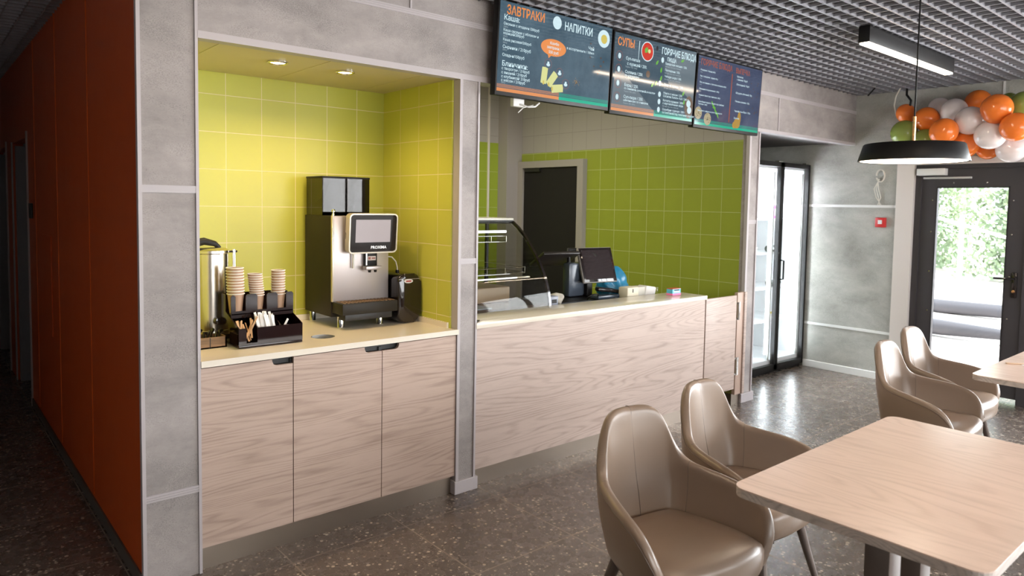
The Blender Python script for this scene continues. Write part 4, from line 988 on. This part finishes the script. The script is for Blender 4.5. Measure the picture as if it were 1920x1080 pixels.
B = [(6.740, -0.494, 2.440, 0.080, 1.05, 'o', 'dull orange balloon at the upper left tip of the garland'),
 (6.620, -0.707, 2.364, 0.100, 1, 'o', 'orange balloon right beside the pendant cord'),
 (6.610, -0.535, 2.259, 0.109, .92, 'g', 'green balloon at the left end of the garland'),
 (6.600, -0.710, 2.178, 0.100, 1, 'g', 'green balloon just above the pendant shade'),
 (6.760, -0.756, 2.456, 0.092, 1.08, 'w', 'dim white balloon at the top, behind the other white ones'),
 (6.620, -0.913, 2.414, 0.102, 1, 'w', 'white balloon at the top middle of the garland'),
 (6.410, -0.913, 2.229, 0.108, .93, 'o', 'bright orange balloon below the top white ones'),
 (6.520, -1.064, 2.314, 0.114, .93, 'w', 'brightest white balloon in the middle of the garland'),
 (6.740, -1.048, 2.484, 0.101, 1, 'o', 'dull orange balloon at the top edge of the garland'),
 (6.420, -1.271, 2.381, 0.111, 1, 'o', 'large orange balloon at the upper right'),
 (6.610, -1.006, 2.138, 0.112, 1, 'o', 'orange balloon hanging lowest beside the pendant shade'),
 (6.730, -1.140, 2.098, 0.087, .95, 'o', 'peach orange balloon touching the door lintel'),
 (6.470, -1.224, 2.186, 0.113, .95, 'w', 'white balloon left of the rightmost orange balloon'),
 (6.390, -1.410, 2.228, 0.109, .93, 'o', 'rightmost orange balloon by the picture edge'),
 (6.620, -1.331, 2.082, 0.111, .9, 'w', 'lowest white balloon in front of the lintel'),
 (6.780, -1.253, 2.476, 0.069, 1, 'g', 'dark green balloon peeping out behind the large orange one'),
 (6.660, -1.389, 2.421, 0.108, 1, 'g', 'green balloon cut by the right picture edge'),
 (6.730, -0.825, 2.172, 0.086, 1, 'g', 'green balloon wedged behind the two lower orange ones'),
 (6.760, -0.504, 2.183, 0.071, 1, 'o', 'orange balloon mostly hidden below the left green one')]
for b in B: balloon(*b)

# ------------------------------------------------------------------ LAMPS
ll = thing('linear_lamp', 'black linear ceiling lamp with a warm glowing diffuser', 'ceiling light', (4.97, -1.17, CZ))
g = MB(); g.box(4.285, -1.208, 2.562, 5.665, -1.142, CZ+.005, .003); g.build('housing', M['black'], ll, 30)
box('diffuser', M['lamp'], 4.292, -1.202, 2.553, 5.658, -1.148, 2.563, ll, .002)
pl = Vector((3.660, -1.703, 1.816)); pr = 0.2371
pd = thing('pendant_lamp', 'round flat black pendant lamp on a thin cord with brass stem', 'pendant lamp', tuple(pl))
zz = pl.z; hh = pr*.33
g = MB().lathe([(pr*.955, .004), (pr, 0), (pr*1.002, .003), (pr*.91, hh), (pr*.89, hh+.004), (.02, hh+.006), (0, hh+.006), (0, hh), (pr*.88, hh-.004), (pr*.955, .004)], tuple(pl), 64); g.build('shade', M['black'], pd, 35)
MB().lathe([(0, .002), (pr*.955, .002), (pr*.955, .006), (0, .006)], tuple(pl), 64).build('diffuser', M['pend'], pd, 35)
MB().tube([(pl.x, pl.y, zz+hh), (pl.x, pl.y, zz+hh+.135)], .0075, 14).build('stem', M['brass'], pd, 50)
MB().tube([(pl.x, pl.y, zz+hh+.13), (pl.x, pl.y, CZ+.02)], .0038, 10).build('cord', M['black'], pd, 50)
# two unseen lamps added to brighten the room, modelled on the visible one
fill_table = thing('linear_lamp', 'added unseen linear lamp above the near dining table, brightening the room', 'ceiling light', (2.2, -2.6, CZ))
g = MB(); g.box(1.5, -2.63, 2.562, 2.9, -2.565, CZ+.005, .003); g.build('housing', M['black'], fill_table, 30)
box('diffuser', M['lamp'], 1.507, -2.624, 2.553, 2.893, -2.571, 2.563, fill_table, .002)
fill_niche = thing('linear_lamp', 'added unseen linear lamp before the lime niche, brightening the room', 'ceiling light', (1.2, -1.3, CZ))
g = MB(); g.box(.5, -1.338, 2.562, 1.9, -1.272, CZ+.005, .003); g.build('housing', M['black'], fill_niche, 30)
box('diffuser', M['lamp'], .507, -1.332, 2.553, 1.893, -1.278, 2.563, fill_niche, .002)
area('corridor_void_fill', (-.05, 5.0, 2.74), (PI, 0, 0), .6, 7.0, 5, (.9, .93, 1))  # unseen light added above the corridor grille to brighten its openings
# unseen area light brightening the kitchen
area('kitchen_fill', (3.3, 1.7, 2.83), (0, 0, 0), 1.4, 1.0, 34, (1, .91, .76))

# ------------------------------------------------------------------ TABLES
def table(x0, x1, y0, y1, label, grp):
    cx_, cy_ = (x0+x1)/2, (y0+y1)/2
    t = thing('dining_table', label, 'table', (cx_, cy_, 0), grp)
    pts = [(p[0]+cx_, p[1]+cy_) for p in rrect(x1-x0, y1-y0, .045, 6)]
    MB().prism(pts, .7465, .750, 'z').build('table_top', M['table'], t)
    pts2 = [(p[0]+cx_, p[1]+cy_) for p in rrect(x1-x0-.001, y1-y0-.001, .045, 6)]
    MB().prism(pts2, .722, .7465, 'z').build('edge_band', M['edge'], t)
    for xx in (cx_-.35, cx_-.11):
        MB().box(xx, cy_-.035, .02, xx+.085, cy_+.035, .715, .003).build('column', M['leg'], t, 30)
    MB().box(cx_-.38, cy_-.10, .712, cx_+.02, cy_+.10, .722).build('mount_plate', M['black'], t)
    MB().box(cx_-.42, cy_-.25, 0, cx_+.10, cy_+.25, .02, .004).build('base_plate', M['leg'], t, 30)
    return t
table(1.858, 3.02, -2.575, -1.905, 'pale ash laminate dining table nearest the camera, bottom right', 'pale laminate dining tables')
table(4.13, 5.32, -2.52, -1.855, 'pale dining table further back, at the right picture edge', 'pale laminate dining tables')
nk = thing('wrapped_cutlery', 'small kraft wrapped packet on the far dining table', 'cutlery packet', (4.66, -2.0, .75))
g = MB(); g.box(4.60, -1.985, .7505, 4.74, -1.965, .757, .002); g.build('wrapper', plain('kraft_wrap', (.62, .42, .28), .6), nk, 30, Matrix.Translation((4.62, -1.95, 0))@Matrix.Rotation(-.9, 4, 'Z')@Matrix.Translation((-4.67, 1.975, 0)))
box('napkin', M['sachet'], 4.60, -2.02, .7505, 4.66, -1.96, .753, nk)

# ------------------------------------------------------------------ CHAIRS (front = -Y)
def lerp_tab(tab, u):
    for (a, va), (b, vb) in zip(tab, tab[1:]):
        if u <= b:
            t_ = (u-a)/(b-a); t_ = t_*t_*(3-2*t_) if len(tab) > 9 else t_; return va+(vb-va)*t_
    return tab[-1][1]
def cat(tab, u):   # smooth interpolation through a table of (u, vector)
    n = len(tab)
    for i in range(n-1):
        if u <= tab[i+1][0] or i == n-2:
            p0 = tab[max(i-1, 0)]; p1 = tab[i]; p2 = tab[i+1]; p3 = tab[min(i+2, n-1)]
            t_ = (u-p1[0])/(p2[0]-p1[0]); 
            def tan(a, b): return [(y-x)/(b[0]-a[0])*(p2[0]-p1[0]) for x, y in zip(a[1], b[1])]
            m1 = tan(p0, p2) if p0 is not p1 else tan(p1, p2); m2 = tan(p1, p3) if p3 is not p2 else tan(p1, p2)
            h00 = 2*t_**3-3*t_**2+1; h10 = t_**3-2*t_**2+t_; h01 = -2*t_**3+3*t_**2; h11 = t_**3-t_**2
            return [h00*a+h10*b+h01*c+h11*d for a, b, c, d in zip(p1[1], m1, p2[1], m2)]
# table: u -> (x, y at arm level, rim height)
RIM = [(0, (0, .205, .832)), (.10, (.072, .204, .832)), (.18, (.118, .200, .815)), (.25, (.146, .195, .770)), (.33, (.168, .184, .712)), (.40, (.188, .163, .655)), (.46, (.205, .130, .628)), (.55, (.230, .065, .615)), (.66, (.254, -.01, .605)), (.77, (.270, -.08, .592)), (.86, (.279, -.145, .570)), (.93, (.278, -.195, .522)), (1.0, (.269, -.230, .450))]
def shell_pt(u, z, off):
    s = 1 if u >= 0 else -1; a = abs(u)
    x, y, zr = cat(RIM, a)
    x2, y2, _ = cat(RIM, min(1, a+.01)); x1_, y1_, _ = cat(RIM, max(0, a-.01))
    if a < .01: x1_, y1_ = -x2, y2
    tx, ty = x2-x1_, y2-y1_; L = math.hypot(tx, ty) or 1; nx, ny = -ty/L, tx/L      # inward/outward
    if nx*x+ny*y < 0: nx, ny = -nx, -ny
    k = (z-.315)/.28; k = max(0, min(1.0, k)); sc = .74+.26*math.sin(k*PI/2)
    back = max(0, 1-a/.42); lean = .16*max(0, z-.50)*back
    px, py = x*sc, (y if y < 0 else y)*(.84+.16*k)+lean
    return Vector((s*(px+nx*off), py+ny*off, z))
def make_chair():
    t = thing('armchair', '', 'chair')
    g = MB(); nu = 56; cols = []
    th = .019
    for i in range(nu+1):
        u = -1+2*i/nu; zr = cat(RIM, abs(u))[2]
        prof_ = []
        z0 = .340+.02*abs(u)**4
        for k in range(9): z = z0+(zr-.02-z0)*k/8; prof_.append(shell_pt(u, z, th))
        for k in range(1, 6):
            a = PI*k/6; prof_.append(shell_pt(u, zr-.02+.020*math.sin(a), th*math.cos(a)))
        for k in range(9): z = (zr-.02)-((zr-.02)-.375)*k/8; prof_.append(shell_pt(u, max(z, .355), -th))
        cols.append([g.bm.verts.new(p) for p in prof_])
    for A, B_ in zip(cols, cols[1:]):
        for k in range(len(A)-1): g.bm.faces.new((A[k], A[k+1], B_[k+1], B_[k]))
    g.bm.faces.new(cols[0]); g.bm.faces.new(cols[-1][::-1])
    # underside pan
    ringv = [c[0] for c in cols]
    lower = [g.bm.verts.new((v.co.x*.80, v.co.y*.80, .315)) for v in ringv]
    for i in range(len(ringv)-1): g.bm.faces.new((ringv[i], ringv[i+1], lower[i+1], lower[i]))
    g.bm.faces.new(lower)
    sh = g.build('shell', M['leather'], t, 55, local=True)
    md = sh.modifiers.new('round', 'SUBSURF'); md.levels = 1; md.render_levels = 1
    # seat cushion
    g = MB(); rows = []
    def outline(sc_, dz):
        P_ = []
        for i in range(nu+1):
            u = -1+2*i/nu; p = shell_pt(u, .415, -.012); P_.append(Vector((p.x*sc_, (p.y+.0)*sc_ if p.y > 0 else p.y*sc_, dz)))
        a, b = P_[-1], P_[0]
        for k in range(1, 10):
            q = k/10; x = a.x+(b.x-a.x)*q; y = a.y-.045*math.sin(PI*q)**.6*sc_; P_.append(Vector((x, y, dz)))
        return P_
    prs = [(.86, .326), (.985, .356), (1.0, .395), (1.0, .422), (.97, .442), (.88, .455), (.60, .461), (.25, .463)]
    for sc_, dz in prs: rows.append([g.bm.verts.new(p) for p in outline(sc_, dz)])
    for A, B_ in zip(rows, rows[1:]):
        n = len(A)
        for k in range(n): g.bm.faces.new((A[k], A[(k+1) % n], B_[(k+1) % n], B_[k]))
    g.bm.faces.new(rows[0][::-1]); g.bm.faces.new(rows[-1])
    g.build('seat', M['leather'], t, 60, local=True)
    seam = plain('seam_thread', (.16, .12, .095), .6) if 'seam' not in M else M['seam']; M['seam'] = seam
    g = MB()
    for u in (0, .46, -.46):
        zr = cat(RIM, abs(u))[2]
        pts = [shell_pt(u, z, -th-.0002) for z in [.43+(zr-.02-.43)*k/8 for k in range(9)]]+[shell_pt(u, zr-.02+.0202*math.sin(PI*(6-k)/6), th*math.cos(PI*(6-k)/6)*1.0) for k in range(1, 5)]
        g.tube(pts, .0013, 5)
    for s in (1, -1):
        g.tube([shell_pt(s*u, cat(RIM, u)[2]-.024, th+.0002) for u in [.02+.97*k/30 for k in range(31)]], .0016, 5)
    g.build('seam', seam, t, 60, local=True)
    for sx in (-1, 1):
        for sy in (-1, 1):
            a = Vector((sx*.150, sy*.130-.01, .335)); b = Vector((sx*.225, sy*.215, .0))
            g = MB(); g.tube([a, a.lerp(b, .5), b+Vector((0, 0, .012))], [.0215, .016, .0115], 16)
            lg = g.build('leg', M['leg'], t, 50, local=True)
            MB().tube([b+Vector((0, 0, .012)), b+Vector((0, 0, .0005))], .012, 14).build('foot_cap', M['black'], lg, 50, local=True)
    return t
ch = make_chair()
spots = [(1.995, -1.605, -.16, 'taupe leather armchair in the foreground, left of the near table pair'),
         (2.598, -1.525, .05, 'taupe leather armchair tucked at the far side of the near table'),
         (4.262, -1.620, .04, 'taupe leather armchair at the far table, nearer of the two'),
         (4.905, -1.515, .0, 'taupe leather armchair nearest the glazed entrance door')]
for i, (x, y, rz, lab) in enumerate(spots):
    o = ch if i == 0 else copy_tree(ch)
    o.location = (x, y, 0); o.rotation_euler = (0, 0, rz); tag(o, lab, 'chair', 'taupe leather armchairs')

# ------------------------------------------------------------------ OUTSIDE
struct(MB().box(FX+.2, -20, -.15, 60, 40, -.02).build('floor_outside', plain('pale_ground', (.62, .58, .55), .9)))
struct(MB().box(-3.2, -20, -.15, FX+.2, -6.2, -.02).build('floor_outside_back', plain('pale_ground_back', (.5, .48, .45), .9)))
tree_m = foliage('pale_leaves', (.16, .24, .14), (.42, .52, .34))
def bush(x, y, r, h, lab, seed):
    rnd = random.Random(seed); t = thing('bush', lab, 'bush', (x, y, 0), 'bushes outside the entrance')
    g = MB()
    for k in range(9000):
        a = rnd.random()*2*PI; q = rnd.random()**.5; zf = rnd.random()
        rr = r*math.sqrt(max(.05, 1-(zf-.3)**2*1.3))*(.75+.25*math.sin(3*a+seed)+.1*math.sin(9*zf+a))
        p = Vector((x+rr*q*math.cos(a), y+rr*q*math.sin(a), .05+h*zf))
        n = Vector((rnd.gauss(0, 1), rnd.gauss(0, 1), rnd.gauss(0, 1))).normalized(); u = n.orthogonal().normalized(); v = n.cross(u); s = rnd.uniform(.04, .10)
        g.bm.faces.new([g.bm.verts.new(p+u*s), g.bm.verts.new(p+v*s*.6), g.bm.verts.new(p-u*s), g.bm.verts.new(p-v*s*.6)])
    g.build('foliage', tree_m, t)
    MB().tube([(x, y, 0), (x, y, h*.5)], [.12, .06], 8).build('trunk', plain('bark', (.12, .09, .07), .9), t)
bush(19.5, 1.6, 1.7, 4.6, 'leafy bush seen at the right side of the door glass', 1)
bush(22.0, 4.9, 2.0, 5.2, 'tall leafy bush seen through the middle of the door glass', 2)
bush(19.5, 8.8, 1.8, 4.2, 'leafy bush seen at the left side of the door glass', 3)
bush(23.5, 1.0, 2.4, 6.0, 'pale tree top behind the right hand bush', 4)
bush(24.5, 7.5, 2.4, 6.0, 'pale tree top behind the left hand bush', 5)
for i, (xa, lab) in enumerate(((12.6, 'dark rolled tarp lying furthest on the pale ground outside'), (10.2, 'dark tarpaulin roll lying nearer the entrance outside'))):
    g = MB(); pts = [(xa+.25*math.sin(k*1.1+i), -3+k*.8, .10+.02*math.sin(k*2.3)) for k in range(12)]
    g.tube(pts, [.085+.03*math.sin(k*1.7) for k in range(12)], 10)
    tag(g.build('tarpaulin_roll', plain('tarp_grey_%s' % 'ab'[i], (.05, .05, .06), .5), None, 60), lab, 'tarpaulin roll')
tag(MB().tube([(14, 5.5, 2.6), (13, -.5, .95)], .025, 8).build('guy_wire', M['white'], None, 60), 'white diagonal rope stretched across the view outside', 'rope')
tag(MB().tube([(13.0, .95, 0), (13.0, .95, 1.5)], .035, 8).build('fence_pole', M['white'], None, 60), 'thin pale pole standing on the ground outside', 'pole')
hs = thing('small_roof', 'low red roofed shed glimpsed between the trees', 'shed', (27, 9.6, 0))
box('wall', M['plaster'], 26, 8.2, 0, 28, 11.5, 2.7, hs); MB().prism([(8.0, 2.7), (11.8, 2.7), (9.9, 3.4)], 25.8, 28.2, 'x').build('roof', plain('roof_red', (.45, .2, .15), .7), hs)
